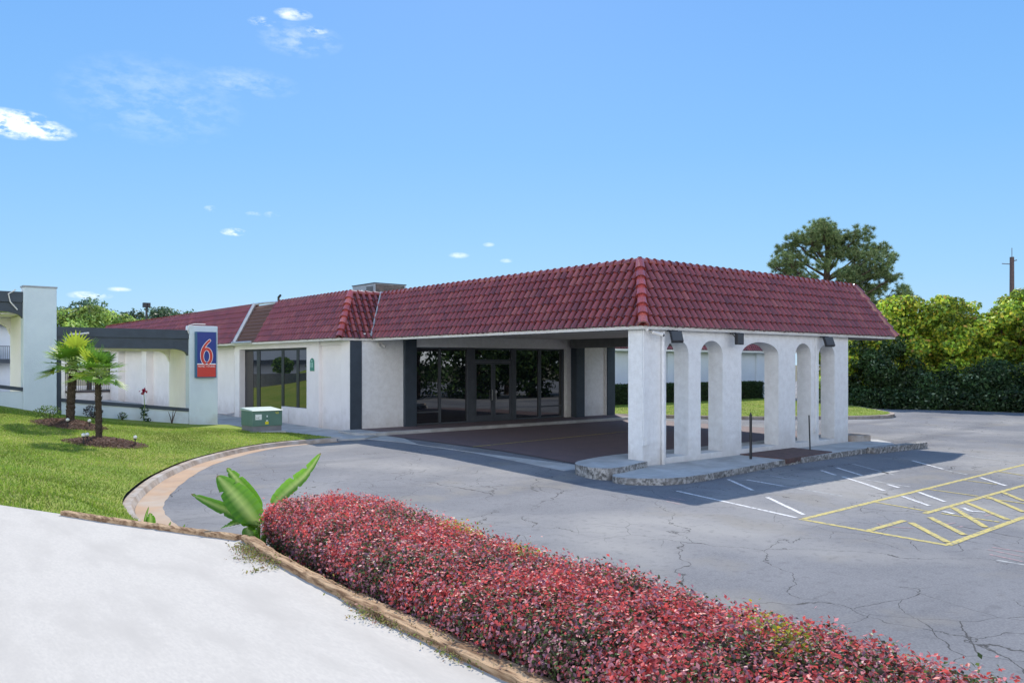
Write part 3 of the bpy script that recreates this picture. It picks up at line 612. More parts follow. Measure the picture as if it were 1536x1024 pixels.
def flood(x,tilt,yaw_,label):
    t=thing('floodlight',(x,-.1,3.25),label,'floodlight','black floodlights above the arches')
    Mx=Matrix.Translation((x,-.30,3.17))@Matrix.Rotation(yaw_,4,'Z')@Matrix.Rotation(tilt,4,'X')
    b=MB(); b.box(-.15,-.04,-.155,.15,.05,.155); b.v=[tuple(Mx@Vector(v)) for v in b.v]; b.build('housing','black',t,bevel=.01)
    b=MB(); b.box(-.13,-.05,-.135,.13,-.042,.135); b.v=[tuple(Mx@Vector(v)) for v in b.v]; b.build('lens','acdark',t)
    b=MB(); b.tube([(x-.18,-.30,3.2),(x-.18,-.18,3.33),(x+.18,-.18,3.33),(x+.18,-.30,3.2)],.012,6); b.tube([(x,-.004,3.33),(x,-.18,3.33)],.02,6); b.build('bracket','black',t)
flood(.92,-.55,-.55,'tilted black floodlight at the left corner pier beside the camera')
flood(3.55,0,0,'square black floodlight facing straight out between the second and third arches')
flood(8.15,-.5,-.5,'tilted black floodlight above the narrow arch at the right end')
sc=thing('security_camera',(.35,0,3.25),'white bullet camera on the corner pier next to a floodlight','camera')
b=MB(); b.tube([(.25,-.004,3.3),(.25,-.1,3.28)],.03,8); b.build('mount','fascia',sc)
b=MB(); b.tube([(.2,-.12,3.27),(.42,-.28,3.2)],[.045,.05],10); b.build('housing','fascia',sc); 
b=MB(); b.tube([(.422,-.282,3.2),(.45,-.3,3.19)],[.04,.03],10); b.build('lens','black',sc)
sc=thing('security_camera',(2.6,13,3.0),'small white camera fixed under the eave at the portico corner','camera')
b=MB(); b.tube([(.02,-.12,3.31),(.02,-.12,3.37)],.05,10); b.tube([(.02,-.12,3.31),(.02,-.12,3.28)],[.045,.02],10); b.build('dome','fascia',sc)
for i,(x,h,lean,lab) in enumerate(((3.36,1.17,0,'thick black steel post standing in the walk before the wide arch'),(6.36,1.03,-.06,'thin leaning black rod at the right edge of the brown landing'))):
    y=-.78 if i==0 else -.72; t=thing('metal_post',(x,y,0),lab,'post'); b=MB(); r=.035 if i==0 else .02; b.tube([(x,y,.0),(x+lean*.5,y,h*.5),(x+lean,y,h)],r,8); b.build('post','black',t)
    if i==0:
        b=MB(); b.tube([(x,y,h),(x,y,h+.05)],[.025,.015],8); b.build('post_top','black',t)
# ------------------------------------------------------------------ roof AC
ac=thing('air_conditioner',(2.6,16.6,TZ-.1),'grey rooftop air conditioner with rusty coil side above the tiles','air conditioner')
x0,y0,z1=2.5,17.3,5.98
b=MB(); b.box(x0,y0,TZ-.1,x0+1.55,y0+1.95,z1-.04); b.build('cabinet','acgrey',ac)
b=MB(); b.box(x0-.03,y0-.03,z1-.04,x0+1.58,y0+1.98,z1); b.build('lid','acdark',ac)
b=MB(); b.box(x0+.05,y0-.012,TZ,x0+1.48,y0-.002,z1-.07); b.build('coil','rust',ac)
b=MB()
for i in range(6): b.box(x0-.012,y0+.14+i*.1,TZ,x0-.002,y0+.19+i*.1,z1-.14)
b.build('louvre','acdark',ac)
b=MB(); b.box(x0-.012,y0+1.05,5.5,x0-.002,y0+1.12,5.75); b.build('label_plate','label',ac)
# ------------------------------------------------------------------ covered walkway wing
W=17.2
cw=thing('covered_walkway',(-7.5,W,.5),'arched walkway wing with slate beams joined by pale blue stucco pillars','walkway')
b=MB(); b.box(-5.27,W,-.1,-4.23,W+.45,3.90); b.build('sign_pillar','blue_stucco',cw,bevel=.03)
b=MB(); b.box(-10.54,W-.02,.2,-9.58,W+.5,5.0); b.build('tall_pillar','blue_stucco',cw,bevel=.02)
b=MB(); b.box(-10.56,W-.04,5.0,-9.56,W+.52,5.05); b.build('pillar_cap','acgrey',cw)
def rc(x1,r,z0,dr):   # rounded lower corner towards x1 (right)
    return lambda x: z0 if x<x1-r else z0-dr*(1-math.sqrt(max(0,1-((x-(x1-r))/r)**2)))
b=MB(); b.arch(-9.58,-5.272,W+.12,W+.32,0,0,3.735,n=50,half=rc(-5.272,.55,3.04,.24)); b.box(-9.58,W+.09,3.04,-5.8,W+.118,3.42); b.box(-9.58,W+.12,.5,-9.42,W+.32,3.04)
b.box(-9.58,W+.05,3.42,-5.272,W+.118,3.735);b.build('beam','slate',cw)
b=MB(); b.arch(-15,-10.542,W+.12,W+.32,0,0,4.84,n=50,half=rc(-10.542,.7,4.2,.22)); b.box(-15,W+.06,4.5,-10.542,W+.118,4.84); b.build('beam','slate',cw)
def capz(x): return 1.35+(x+9.44)*(.87-1.35)/(4.19)
b=MB(); b.add([(-9.42,W+.1,0),(-5.272,W+.1,-.1),(-5.272,W+.1,capz(-5.27)-.12),(-9.42,W+.1,capz(-9.42)-.12),(-9.42,W+.3,0),(-5.272,W+.3,-.1),(-5.272,W+.3,capz(-5.27)-.12),(-9.42,W+.3,capz(-9.42)-.12)],[(0,1,2,3),(5,4,7,6),(3,2,6,7),(0,3,7,4)]); 
b.box(-15,W+.1,.3,-10.542,W+.3,1.6)
b.build('low_wall','blue_stucco',cw)
b=MB()
for (xa,xb,za,zb) in ((-9.42,-5.272,capz(-9.42),capz(-5.27)),(-15,-10.542,2.4,1.73)):
    b.add([(xa,W+.05,za-.12),(xb,W+.05,zb-.12),(xb,W+.05,zb),(xa,W+.05,za),(xa,W+.35,za-.12),(xb,W+.35,zb-.12),(xb,W+.35,zb),(xa,W+.35,za)],[(0,1,2,3),(5,4,7,6),(3,2,6,7),(4,5,1,0),(0,3,7,4),(1,5,6,2)])
b.build('coping','slate',cw)
b=MB()
b.box(-5.27,W+.46,-.1,-5.0,19.6,3.1); b.arch(-9.4,-5.27,19.5,19.7,0,0,3.1,n=40,half=rc(-5.27,.5,2.98,.4)); b.box(-9.4,W+.34,3.102,-5.0,19.7,3.16)
b.box(-10.54,W+.52,.1,-10.3,19.9,4.1); b.arch(-15,-10.54,19.8,20.0,0,0,4.1,n=40,half=rc(-10.54,.6,3.95,.45)); b.box(-15,W+.34,4.12,-10.3,20.0,4.16)
b.build('inner_wall','cream',cw)
for pth,r_ in (([(-9.3,W+.05,2.5),(-9.3,W+.05,3.35),(-9.15,W+.03,3.5),(-8.9,W+.03,3.5),(-8.6,W+.03,3.55)],.035),([(-10.75,W+.03,4.9),(-10.95,W+.03,4.75),(-10.9,W+.03,4.5),(-10.7,W+.03,4.25)],.02),([(-9.25,W+.03,1.2),(-9.05,W+.03,.7)],.025),([(-5.3,W-.02,3.6),(-5.34,W-.02,3.75),(-5.3,W-.02,3.9),(-5.1,W-.02,3.96),(-4.7,W-.02,3.96)],.02)): MB().tube(pth,r_,7).build('pipe','fascia',cw)
# motel sign
sg=thing('motel_sign',(-4.71,W,2.8),'upright blue and red box sign with a big 6 on the pillar','sign')
b=MB(); b.box(-5.09,W-.16,1.99,-4.34,W-.005,3.68); b.build('case','signside',sg)
b=MB(); b.box(-5.04,W-.170,2.51,-4.37,W-.162,3.66); b.build('blue_panel','signblue',sg)
b=MB(); b.box(-5.04,W-.170,2.02,-4.37,W-.162,2.47); b.build('red_panel','signred',sg)
b=MB(); b.box(-5.04,W-.172,2.472,-4.37,W-.162,2.508); b.build('white_band','signwhite',sg)
def ribbon(mb,P,Wd,y):
    n=len(P); L=[];Rr=[]
    for i,p in enumerate(P):
        a=P[max(i-1,0)];c=P[min(i+1,n-1)]; t=Vector((c[0]-a[0],c[1]-a[1])).normalized(); w=Wd[i]/2
        L.append((p[0]-t.y*w,y,p[1]+t.x*w)); Rr.append((p[0]+t.y*w,y,p[1]-t.x*w))
    mb.add(L+Rr,[(i,i+1,n+i+1,n+i) for i in range(n-1)])
# the figure 6: long sweeping stem, tall oval bowl whose foot runs into the band
ox,oz,sx,sz=-4.705,2.80,.185,.34
sixo=[]
def six(dw,y,m,name):
    mb=MB(); cx,cz=-4.705,2.775; ax,bz=.165,.275
    ov=[(cx+ax*math.cos(a),cz+bz*math.sin(a)) for a in [math.radians(-62+k*(304/40)) for k in range(41)]]
    ov=[p for p in ov]; ribbon(mb,ov,[.10+dw]*41,y)
    st=spline([(cx-ax,cz-.02),(cx-ax+.0,cz+.14),(cx-ax+.06,cz+.32),(cx-ax+.17,cz+.48),(cx+.11,cz+.585)],8); n=len(st)
    ribbon(mb,st,[.10+dw-.03*(i/n) for i in range(n)],y-.0005)
    for k in range(2): pass
    c=st[-1]; mb.add([(c[0]+(.035+dw/2)*math.cos(a*PI/8),y-.0002,c[1]+(.035+dw/2)*math.sin(a*PI/8)) for a in range(16)],[tuple(range(16))])
    # foot
    for s_ in (-1,1):
        ft=[(cx+s_*ax*math.cos(math.radians(-58)),cz+bz*math.sin(math.radians(-58))),(cx+s_*.03,2.515)]; ribbon(mb,ft,[.1+dw,.1+dw],y-.0003)
    mb.build(name,m,sg)
six(.034,W-.1735,'signwhite','figure_outline'); six(0,W-.1765,'signred','figure')
def text(s,size,loc,rot,m,parent,name,ext=.001,sx=1.0):
    cu=bpy.data.curves.new(name,'FONT'); cu.body=s; cu.size=size; cu.align_x='CENTER'; cu.align_y='CENTER'; cu.extrude=ext; cu.offset=.0
    o=bpy.data.objects.new(name,cu); COL.objects.link(o); bpy.context.view_layer.update()
    me=bpy.data.meshes.new_from_object(o.evaluated_get(bpy.context.evaluated_depsgraph_get())); bpy.data.objects.remove(o)
    Mx=Matrix.Translation(Vector(loc)-WLOC[parent.name])@rot@Matrix.Scale(sx,4,(1,0,0)); me.transform(Mx); me.materials.clear(); me.materials.append(M[m])
    o=bpy.data.objects.new(name,me); COL.objects.link(o); o.parent=parent; WLOC[o.name]=WLOC[parent.name]; return o
RX=Matrix.Rotation(PI/2,4,'X')
text('MOTEL + STUDIO',.085,(-4.705,W-.1745,2.40),RX,'signwhite',sg,'lettering',sx=.93)
# ------------------------------------------------------------------ transformer box
tb=thing('utility_cabinet',(-4,13.6,.2),'green metal utility cabinet with warning labels on the lawn by the windows','utility box')
ang=0
x0,x1,y0,y1=-4.5,-3.45,13.2,14.2
b=MB(); b.box(x0-.1,y0-.1,.0,x1+.1,y1+.1,.22); b.build('base_slab','conc',tb,bevel=.01)
b=MB(); b.box(x0+.02,y0+.02,.22,x1-.02,y1-.02,.40); b.build('plinth','slate2',tb)
b.v=[];b.f=[];b.box(x0+.02,y0+.02,.22,x1-.02,y1-.02,.40); 
bb=MB(); bb.box(x0,y0,.40,x1,y1,.90); bb.build('body','boxgreen',tb,bevel=.012)
b=MB(); b.prism([(x0-.02,y0-.03),(x1+.02,y0-.03),(x1+.02,y1+.03),(x0-.02,y1+.03)],.902,[.93,.93,1.0,1.0]); b.build('lid','boxlid',tb,bevel=.01)
b=MB(); b.box(x0+.1,y0-.006,.62,x0+.32,y0-.002,.80); b.build('notice','label',tb)
b=MB(); b.box(x0+.12,y0-.009,.68,x0+.22,y0-.007,.69); b.box(x0+.22,y0-.009,.64,x0+.226,y0-.007,.73); b.build('notice_print','black',tb)
b=MB(); b.box(x0+.44,y0-.006,.46,x0+.56,y0-.002,.55); b.build('warning_label','yellow',tb)
MB().box(x0+.47,y0-.006,.56,x0+.54,y0-.002,.6).build('white_tag','label',tb); MB().box(x0+.49,y0-.006,.70,x0+.53,y0-.002,.76).build('white_tag','label',tb)
text('VII',.11,(x0+.86,y0-.004,.83),RX,'yellow',tb,'marking_letters')
# ------------------------------------------------------------------ palms, mulch, globes
def fan_palm(x,y,z,h,cr,label,nf=24,seed=0,r0=.12,lean=(0,0)):
    random.seed(seed); t=thing('palm_tree',(x,y,z),label,'palm','small fan palms on the lawn')
    b=MB(); path=[];rad=[]
    for i in range(26):
        k=i/25; path.append((x+lean[0]*k*k,y+lean[1]*k*k,z-.05+h*k)); rad.append(r0*(1.05-.12*k+.10*(i%2))*(1+.06*math.sin(i*2.3)))
    b.tube(path,rad,12)
    for i in range(170):
        k=random.random(); a=random.uniform(0,2*PI); p=Vector((x+lean[0]*k*k,y+lean[1]*k*k,z+h*k)); d=Vector((math.cos(a),math.sin(a),0)); s=Vector((-d.y,d.x,0))*.022
        q=p+d*r0*.95; b.add([q-s,q+s,q+d*.05+Vector((0,0,.06+random.random()*.04))],[(0,1,2)])
    b.build('trunk','palmbark',t,smooth=False)
    top=Vector((x+lean[0],y+lean[1],z+h)); lf=MB(); st=MB()
    for i in range(nf):
        a=i*2.39996+random.uniform(-.2,.2); el=math.radians(82-104*((i+.5)/nf)**.9+random.uniform(-8,8)); d=Vector((math.cos(a)*math.cos(el),math.sin(a)*math.cos(el),math.sin(el)))
        L=cr*random.uniform(.40,.54); base=top+Vector((0,0,.02)); mid=base+d*L*.6; e=mid+(d+Vector((0,0,-.15))).normalized()*L*.4
        st.tube([base,mid,e],[.014,.010,.008],5)
        ax=(d+Vector((0,0,-.25))).normalized(); s=ax.cross(Vector((0,0,1))).normalized() if abs(ax.z)<.97 else Vector((1,0,0)); n=s.cross(ax)
        yel=random.random(); old=el<math.radians(-22)
        c0=(.40,.50,.05) if yel>.75 else ((.22,.40,.04) if yel>.3 else (.11,.24,.03))
        if old and random.random()<.6: c0=(.42,.38,.05)
        nl=20; R_=cr*random.uniform(.44,.54)
        for k in range(nl):
            th=math.radians(-120+240*k/(nl-1)); dd=(ax*math.cos(th)+s*math.sin(th)+n*(.12+.05*(k%2))).normalized(); rl=R_*(1-.22*abs(th)/2.1)*random.uniform(.9,1.05)
            w=dd.cross(n).normalized()*rl*.07; m1=e+dd*rl*.55+Vector((0,0,-.02)); tip=e+dd*rl+Vector((0,0,-.05*rl-.03*random.random()))
            j=random.uniform(.8,1.2); c=tuple(v*j for v in c0)
            lf.add([e-w*.2,e+w*.2,m1+w,tip,m1-w],[(0,1,2,4),(2,3,4)],c)
    lf.build('fronds','leafc',t); st.build('stalks','leafc',t)
    WLOC_=st
    return t
M['stalk']=mat('stalk',(.2,.28,.06),None,rough=.5)
def fix_stalk(t):
    for o in bpy.data.objects:
        if o.parent==t and o.name.startswith('stalks'): o.data.materials.clear(); o.data.materials.append(M['stalk'])
zr=float(gz(-9.95,9.75)); zl=float(gz(-9.95,13.2))
p=fan_palm(-9.95,9.75,zr,1.75,.95,'shorter slim-trunked fan palm nearest the sign pillar',nf=19,seed=3,r0=.075,lean=(-.02,.05)); fix_stalk(p)
p=fan_palm(-9.95,13.2,zl,1.72,1.15,'bushier fan palm in front of the tall blue pillar',nf=26,seed=5,r0=.11,lean=(.08,-.05)); fix_stalk(p)
p=fan_palm(-12.75,12.2,float(gz(-12.75,12.2)),1.55,1.05,'fan palm cut by the left edge with only a frond tip in view',nf=26,seed=8,r0=.12); fix_stalk(p)
random.seed(21)
def mound(x,y,rx,ry,h,label,seed):
    z=float(gz(x,y)); mb=MB(); n=40;k=9; vs=[(x,y,z+h)]
    for j in range(1,k+1):
        for i in range(n):
            a=2*PI*i/n; q=j/k; rr=1+.12*noise.noise(Vector((math.cos(a)*1.5,math.sin(a)*1.5,seed))); px=x+rx*q*rr*math.cos(a); py=y+ry*q*rr*math.sin(a)
            vs.append((px,py,float(gz(px,py))+h*(1-q*q)+.02*noise.noise(Vector((px*6,py*6,1)))-.01))
    fs=[(0,1+i,1+(i+1)%n) for i in range(n)]+[(1+(j-1)*n+i,1+j*n+i,1+j*n+(i+1)%n,1+(j-1)*n+(i+1)%n) for j in range(1,k) for i in range(n)]
    mb.add(vs,fs,(.16,.1,.075))
    for i in range(2600):
        a=random.uniform(0,2*PI); q=math.sqrt(random.random())*1.12; px=x+rx*q*math.cos(a);py=y+ry*q*math.sin(a); pz=float(0)+h*max(0,1-q*q)
        p=Vector((px,py,pz)); d=Vector((random.gauss(0,1),random.gauss(0,1),random.gauss(0,.5))).normalized(); s=d.cross(Vector((random.gauss(0,.4),random.gauss(0,.4),1))).normalized(); l=random.uniform(.02,.05); w=random.uniform(.006,.014)
        j=random.uniform(.5,1.9); c=(.17*j,.105*j,.08*j); mb.add([p-d*l-s*w,p+d*l-s*w,p+d*l+s*w,p-d*l+s*w],[(0,1,2,3)],c)
    m0=len(vs)
    X=np.array([v[0] for v in mb.v[m0:]]);Y=np.array([v[1] for v in mb.v[m0:]]); Z=gz(X,Y)
    for i in range(m0,len(mb.v)): v=mb.v[i]; mb.v[i]=(v[0],v[1],v[2]+float(Z[i-m0])+.012)
    o=mb.build('bark_mulch','leafm',kind='stuff'); o['label']=label
mound(-9.82,9.6,.9,.78,.15,'ring of brown bark mulch around the shorter palm',3)
mound(-9.95,13.3,.9,.9,.17,'ring of brown bark mulch around the bushier palm',6)
def globe(x,y,label):
    z=float(gz(x,y)); t=thing('garden_light',(x,y,z),label,'garden light','small globe lights in the mulch')
    b=MB(); b.tube([(x,y,z),(x,y,z+.2)],.012,6); b.tube([(x,y,z+.18),(x,y,z+.21)],[.02,.045],8); b.build('stake','black',t)
    bm=bmesh.new(); bmesh.ops.create_icosphere(bm,subdivisions=2,radius=.05); me=bpy.data.meshes.new('globe'); bm.to_mesh(me); bm.free(); me.materials.append(M['globe']); me.polygons.foreach_set('use_smooth',[True]*len(me.polygons))
    o=bpy.data.objects.new('globe',me); COL.objects.link(o); o.parent=t; o.location=(0,0,.25)
globe(-10.45,9.1,'pale globe light at the front left of the nearer mulch ring')
globe(-10.32,9.3,'pale globe light second from left at the nearer mulch ring')
globe(-9.2,9.25,'pale globe light at the right end of the nearer mulch ring')
globe(-10.15,12.5,'pale globe light right by the trunk in the farther mulch ring')
globe(-9.55,12.7,'pale globe light at the right of the farther mulch ring')
# small plants
def shrub(name,x,y,z,r,h,n,size,pal,w,label,cat,m='leafc',group=None,asp=.5):
    t=thing(name,(x,y,z),label,cat,group)
    P=unit(rng.normal(size=(n,3)))*rng.uniform(.3,1,(n,1))**.5*np.array([r,r,h/2])+np.array([x,y,z+h/2])
    V,F=leafset(P,size*rng.uniform(.7,1.3,n),asp); c=np.repeat(colmix(n,pal,w,.25),4,axis=0); npmesh('foliage',V,F,c,m,t)
    b=MB()
    for i in range(6):
        a=i*1.05; b.tube([(x,y,z-.03),(x+r*.4*math.cos(a),y+r*.4*math.sin(a),z+h*.5),(x+r*.7*math.cos(a),y+r*.7*math.sin(a),z+h*.85)],[.012,.008,.004],5)
    b.build('stems','bark',t); return t
GP1=[(.10,.2,.03),(.16,.26,.05),(.05,.1,.02)]
shrub('small_shrub',-10.4,13.9,float(gz(-10.4,13.9)),.38,.5,420,.06,GP1,[3,3,2],'light green leafy shrub left of the bushier palm trunk','shrub')
shrub('small_shrub',-8.55,16.9,float(gz(-8.55,16.9)),.32,.45,320,.07,[(.05,.04,.06),(.07,.06,.07),(.04,.06,.03)],[3,2,2],'dark purple shrub against the low wall between the two palms','shrub')
shrub('small_shrub',-7.6,17.0,float(gz(-7.6,17.0)),.16,.28,120,.06,GP1,[1,1,2],'tiny green sprig at the low wall right of the nearer palm','shrub')
fc=thing('flowering_canna',(-6.9,17.0,.5),'tall dark-leaved stalk with one red bloom before the low wall','flower')
zc=float(gz(-6.9,17.0)); b=MB(); b.tube([(-6.9,17,zc),(-6.87,17,zc+.5),(-6.9,17,zc+1.0)],[.02,.014,.01],6); b.build('stem','stalk',fc)
P=np.array([(-6.9+rng.normal(0,.07)+(.12 if i<25 else 0),17.0+rng.normal(0,.05),zc+(.1*rng.random() if i<25 else .1+.5*rng.random())) for i in range(70)]); V,F=leafset(P,.16*rng.uniform(.6,1.2,70),.4); npmesh('leaves',V,F,np.repeat(colmix(70,[(.02,.05,.02),(.03,.08,.03)],[1,1]),4,axis=0),'leafc',fc)
P=np.array([(-6.9,17.0,zc+1.06)])+rng.normal(0,.045,(40,3)); V,F=leafset(P,.10,.6); npmesh('bloom',V,F,np.repeat(colmix(40,[(.5,.01,.06),(.35,.01,.05)],[1,1]),4,axis=0),'leafc',fc)
dt=thing('bare_twig',(-5.9,17,.3),'dark bare forked twig beside the low wall near the sign pillar','twig'); zc=float(gz(-5.95,17.0)); b=MB()
for dx,hh in ((-.12,.42),(.05,.5),(.18,.55),(.1,.3)): b.tube([(-5.95,17,zc-.02),(-5.95+dx*.4,17,zc+hh*.5),(-5.95+dx,17,zc+hh)],[.02,.014,.008],6)
b.build('branches','bark',dt)
# ------------------------------------------------------------------ red hedge
hd=thing('hedge',(-11.75,-9.5,.3),'long clipped loropetalum hedge with red and purple leaves beside the drive','hedge')
def hedge_surface(n,y0,y1,fr):
    """random points on a rounded box: returns P, N, s (0 side ..1 top)"""
    y=rng.uniform(y0,y1,n); u=rng.uniform(0,1,n)
    xa,xb,zt_,zb=-12.33,-11.12,1.17,.25; w=xb-xa; h1=zt_-zb
    L=np.array([h1,w,h1*.7]); L=L/L.sum(); cum=np.cumsum(L)
    x=np.empty(n);z=np.empty(n);nx=np.zeros(n);nz=np.zeros(n)
    a=u<cum[0]; t=u/cum[0]; x[a]=xa; z[a]=zb+h1*t[a]; nx[a]=-1
    bq=(u>=cum[0])&(u<cum[1]); t=(u-cum[0])/L[1]; x[bq]=xa+w*t[bq]; z[bq]=zt_; nz[bq]=1
    c=u>=cum[1]; t=(u-cum[1])/L[2]; x[c]=xb; z[c]=zt_-h1*.7*t[c]; nx[c]=1
    # round the shoulders
    r=.30; cx=np.clip(x,xa+r,xb-r); cz=np.minimum(z,zt_-r)
    dx=x-cx; dz=z-cz; m=(z>zt_-r)&((x<xa+r)|(x>xb-r)); l=np.hypot(dx,dz)+1e-9
    x=np.where(m,cx+dx/l*r,x); z=np.where(m,cz+dz/l*r,z); nx=np.where(m,dx/l,nx); nz=np.where(m,dz/l,nz)
    return x,y,z,nx,nz
Y0,Y1=-14.5,-5.5
n=38000; x,y,z,nx,nz=hedge_surface(n,Y0,Y1,1)
# end cap towards the far end
m=5600; ex=rng.uniform(-12.3,-11.15,m); ez=rng.uniform(.3,1.15,m); sh=np.minimum(1,((ex+11.72)/.6)**2*.35+np.maximum(0,ez-.85)**2*2.5); ey=Y1-sh*.35
x=np.r_[x,ex];y=np.r_[y,ey];z=np.r_[z,ez];nx=np.r_[nx,np.zeros(m)];nz=np.r_[nz,np.clip((ez-.8)*2,0,1)];ny=np.r_[np.zeros(n),np.ones(m)*.9]
# undulation
bump=np.array([noise.noise(Vector((a*1.6,b_*1.6,c*1.6)))*.035+noise.noise(Vector((a*4.5,b_*4.5,c*4.5)))*.05+noise.noise(Vector((a*11,b_*11,c*11)))*.035 for a,b_,c in zip(x,y,z)])
ep=np.maximum(0,y-(Y1-.5))/.5; 
N3=np.c_[nx,ny,nz]; N3=unit(N3)
tt=(x+12.33)/1.21; xa_=np.interp(y,[-14.5,-11,-9.4,-8.6,-7,-5.8,-5.2],[-12.40,-12.38,-12.37,-12.32,-12.14,-11.93,-11.85]); xb_=np.interp(y,[-14.5,-11,-9.5,-8.67,-7.57,-6.44,-5.36],[-11.2,-11.12,-11.08,-11.02,-10.9,-10.88,-11.12])
x=xa_+tt*(xb_-xa_)+np.maximum(0,1.0-z)*np.where(tt<.3,.42,0)
C=np.c_[x,y,z-ep*ep*.10]+N3*bump[:,None]
patchn=np.array([noise.noise(Vector((a*2.2+7,b_*2.2,c*2.2))) for a,b_,c in zip(x,y,z)])
# sprigs: each 6..7 leaves round a tip
k=6; idx=np.repeat(np.arange(len(C)),k); Nn=N3[idx]; jit=rng.normal(0,.030,(len(idx),3)); dep=-np.abs(rng.normal(0,.05,len(idx)))+.015
stray=(rng.random(len(C))<.035)[idx]*rng.uniform(.0,.07,len(C))[idx]
P=C[idx]+jit+Nn*(dep+stray)[:,None]
sz=rng.uniform(.016,.035,len(idx))
V,F=leafset(P,sz,.62,nrm=Nn+np.array([0,0,.35]),spread=1.1,fold=.3)
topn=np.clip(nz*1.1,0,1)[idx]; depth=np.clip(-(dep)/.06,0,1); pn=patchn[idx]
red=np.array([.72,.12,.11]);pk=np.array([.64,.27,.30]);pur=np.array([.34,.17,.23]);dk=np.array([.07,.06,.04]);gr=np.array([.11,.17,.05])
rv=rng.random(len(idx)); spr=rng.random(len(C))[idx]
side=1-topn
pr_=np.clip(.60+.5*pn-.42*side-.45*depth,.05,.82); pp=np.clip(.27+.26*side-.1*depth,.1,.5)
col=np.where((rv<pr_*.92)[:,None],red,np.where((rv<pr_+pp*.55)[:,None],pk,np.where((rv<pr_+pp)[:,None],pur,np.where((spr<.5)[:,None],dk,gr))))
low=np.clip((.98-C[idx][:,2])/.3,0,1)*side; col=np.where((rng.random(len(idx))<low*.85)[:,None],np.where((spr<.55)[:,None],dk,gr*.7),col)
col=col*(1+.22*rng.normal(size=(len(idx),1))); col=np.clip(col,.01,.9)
shoot=np.zeros(len(idx),bool)
for cx0,cy0,rr_ in ((-11.15,-7.75,.13),(-11.15,-8.0,.12),(-11.2,-8.75,.12),(-11.45,-10.9,.12),(-11.6,-11.15,.1),(-12.0,-12.2,.08)): shoot|=np.hypot(P[:,0]-cx0,P[:,1]-cy0)<rr_
shoot&=(P[:,2]>1.0)&(rng.random(len(idx))<.6); col[shoot]=colmix(int(shoot.sum()),[(.55,.45,.04),(.35,.45,.06)],[1,1])
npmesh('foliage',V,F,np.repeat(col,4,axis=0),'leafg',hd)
# woody core
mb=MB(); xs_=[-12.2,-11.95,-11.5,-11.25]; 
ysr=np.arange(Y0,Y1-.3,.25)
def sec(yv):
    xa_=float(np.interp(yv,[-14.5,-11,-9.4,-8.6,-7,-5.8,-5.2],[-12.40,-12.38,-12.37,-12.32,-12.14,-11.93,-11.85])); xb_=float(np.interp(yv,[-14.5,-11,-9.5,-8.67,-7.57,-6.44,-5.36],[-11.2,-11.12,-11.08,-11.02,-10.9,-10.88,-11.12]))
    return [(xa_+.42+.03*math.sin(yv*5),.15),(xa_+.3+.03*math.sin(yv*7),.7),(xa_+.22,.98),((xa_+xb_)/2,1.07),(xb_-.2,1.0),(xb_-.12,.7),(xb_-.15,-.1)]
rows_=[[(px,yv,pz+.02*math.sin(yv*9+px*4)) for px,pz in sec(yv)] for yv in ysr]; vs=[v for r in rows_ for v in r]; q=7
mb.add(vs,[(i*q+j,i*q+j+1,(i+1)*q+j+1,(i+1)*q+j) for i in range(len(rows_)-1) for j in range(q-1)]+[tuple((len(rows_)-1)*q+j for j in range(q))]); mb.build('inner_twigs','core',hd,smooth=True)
# ------------------------------------------------------------------ banana plants
def leafblade(mb,P,Wd,fold,nrm,c1,c2):
    P=spline([tuple(p) for p in P],12); n=len(P); nrm=Vector(nrm)
    for i in range(n-1): pass
    cols_=(-1,-.55,-.06,.06,.55,1); o=len(mb.v); q=len(cols_); torn=random.sample(range(4,n-3),2) if n>20 else []
    for i,p in enumerate(P):
        a=Vector(P[max(i-1,0)]);c=Vector(P[min(i+1,n-1)]); t=(c-a).normalized(); s_=t.cross(nrm).normalized(); nn=s_.cross(t); k=i/(n-1)
        w=Wd*max(0.0,math.sin(PI*(.05+.95*k)**.72))**.75 if i<n-1 else 0.0
        jt=random.uniform(.93,1.06)
        for u in cols_:
            ww=w*(.55 if (i in torn and abs(u)==1) else 1); pl=.05*w*math.sin(i*1.9)*(abs(u)>.5)
            mb.v.append(tuple(Vector(p)+s_*ww*u+nn*(ww*fold*abs(u)**1.3+pl+(.006 if abs(u)<.1 else 0))))
            mb.c.append(tuple(v*jt for v in ((.36,.50,.14) if abs(u)<.1 else (c1 if abs(u)<.9 else tuple(z*1.25 for z in c1)))) if i<n-2 else (.30,.24,.08))  # outer margins lightened: backlight painted into the leaf colour
    for i in range(n-1):
        for m_ in range(q-1): mb.f.append((o+i*q+m_,o+(i+1)*q+m_,o+(i+1)*q+m_+1,o+i*q+m_+1))
bn=thing('banana_plant',(-11.8,-5.25,.2),'broad-leaved banana plant at the near end of the red hedge','plant')
G1=(.10,.26,.02);G2=(.22,.40,.04)
cam=Vector((-15.065,-13.284,2.5)); tocam=(cam-Vector((-12,-5.3,1))).normalized()
def leaf(pts,w,fold,nr,c1=G1,c2=G2):
    mb=MB(); leafblade(mb,pts,w,fold,nr,c1,c2); mb.build('leaf','leafb',bn,smooth=True)
right=Vector((.77,-.64,0)); upv=Vector((0,0,1))
base=Vector((-11.9,-5.5,.90))
leaf([base,(-12.02,-5.42,1.09),(-12.13,-5.34,1.26),(-12.22,-5.26,1.40)],.145,.3,tocam+right*.25+upv*.25)
leaf([(-11.8,-5.28,1.02),(-11.88,-5.2,1.16),(-11.97,-5.1,1.32),(-12.04,-5.03,1.44)],.08,.5,tocam-right*.3+upv*.6)
leaf([base,(-12.05,-5.38,1.0),(-12.23,-5.25,1.10),(-12.42,-5.1,1.22)],.08,.35,tocam+upv*.7)
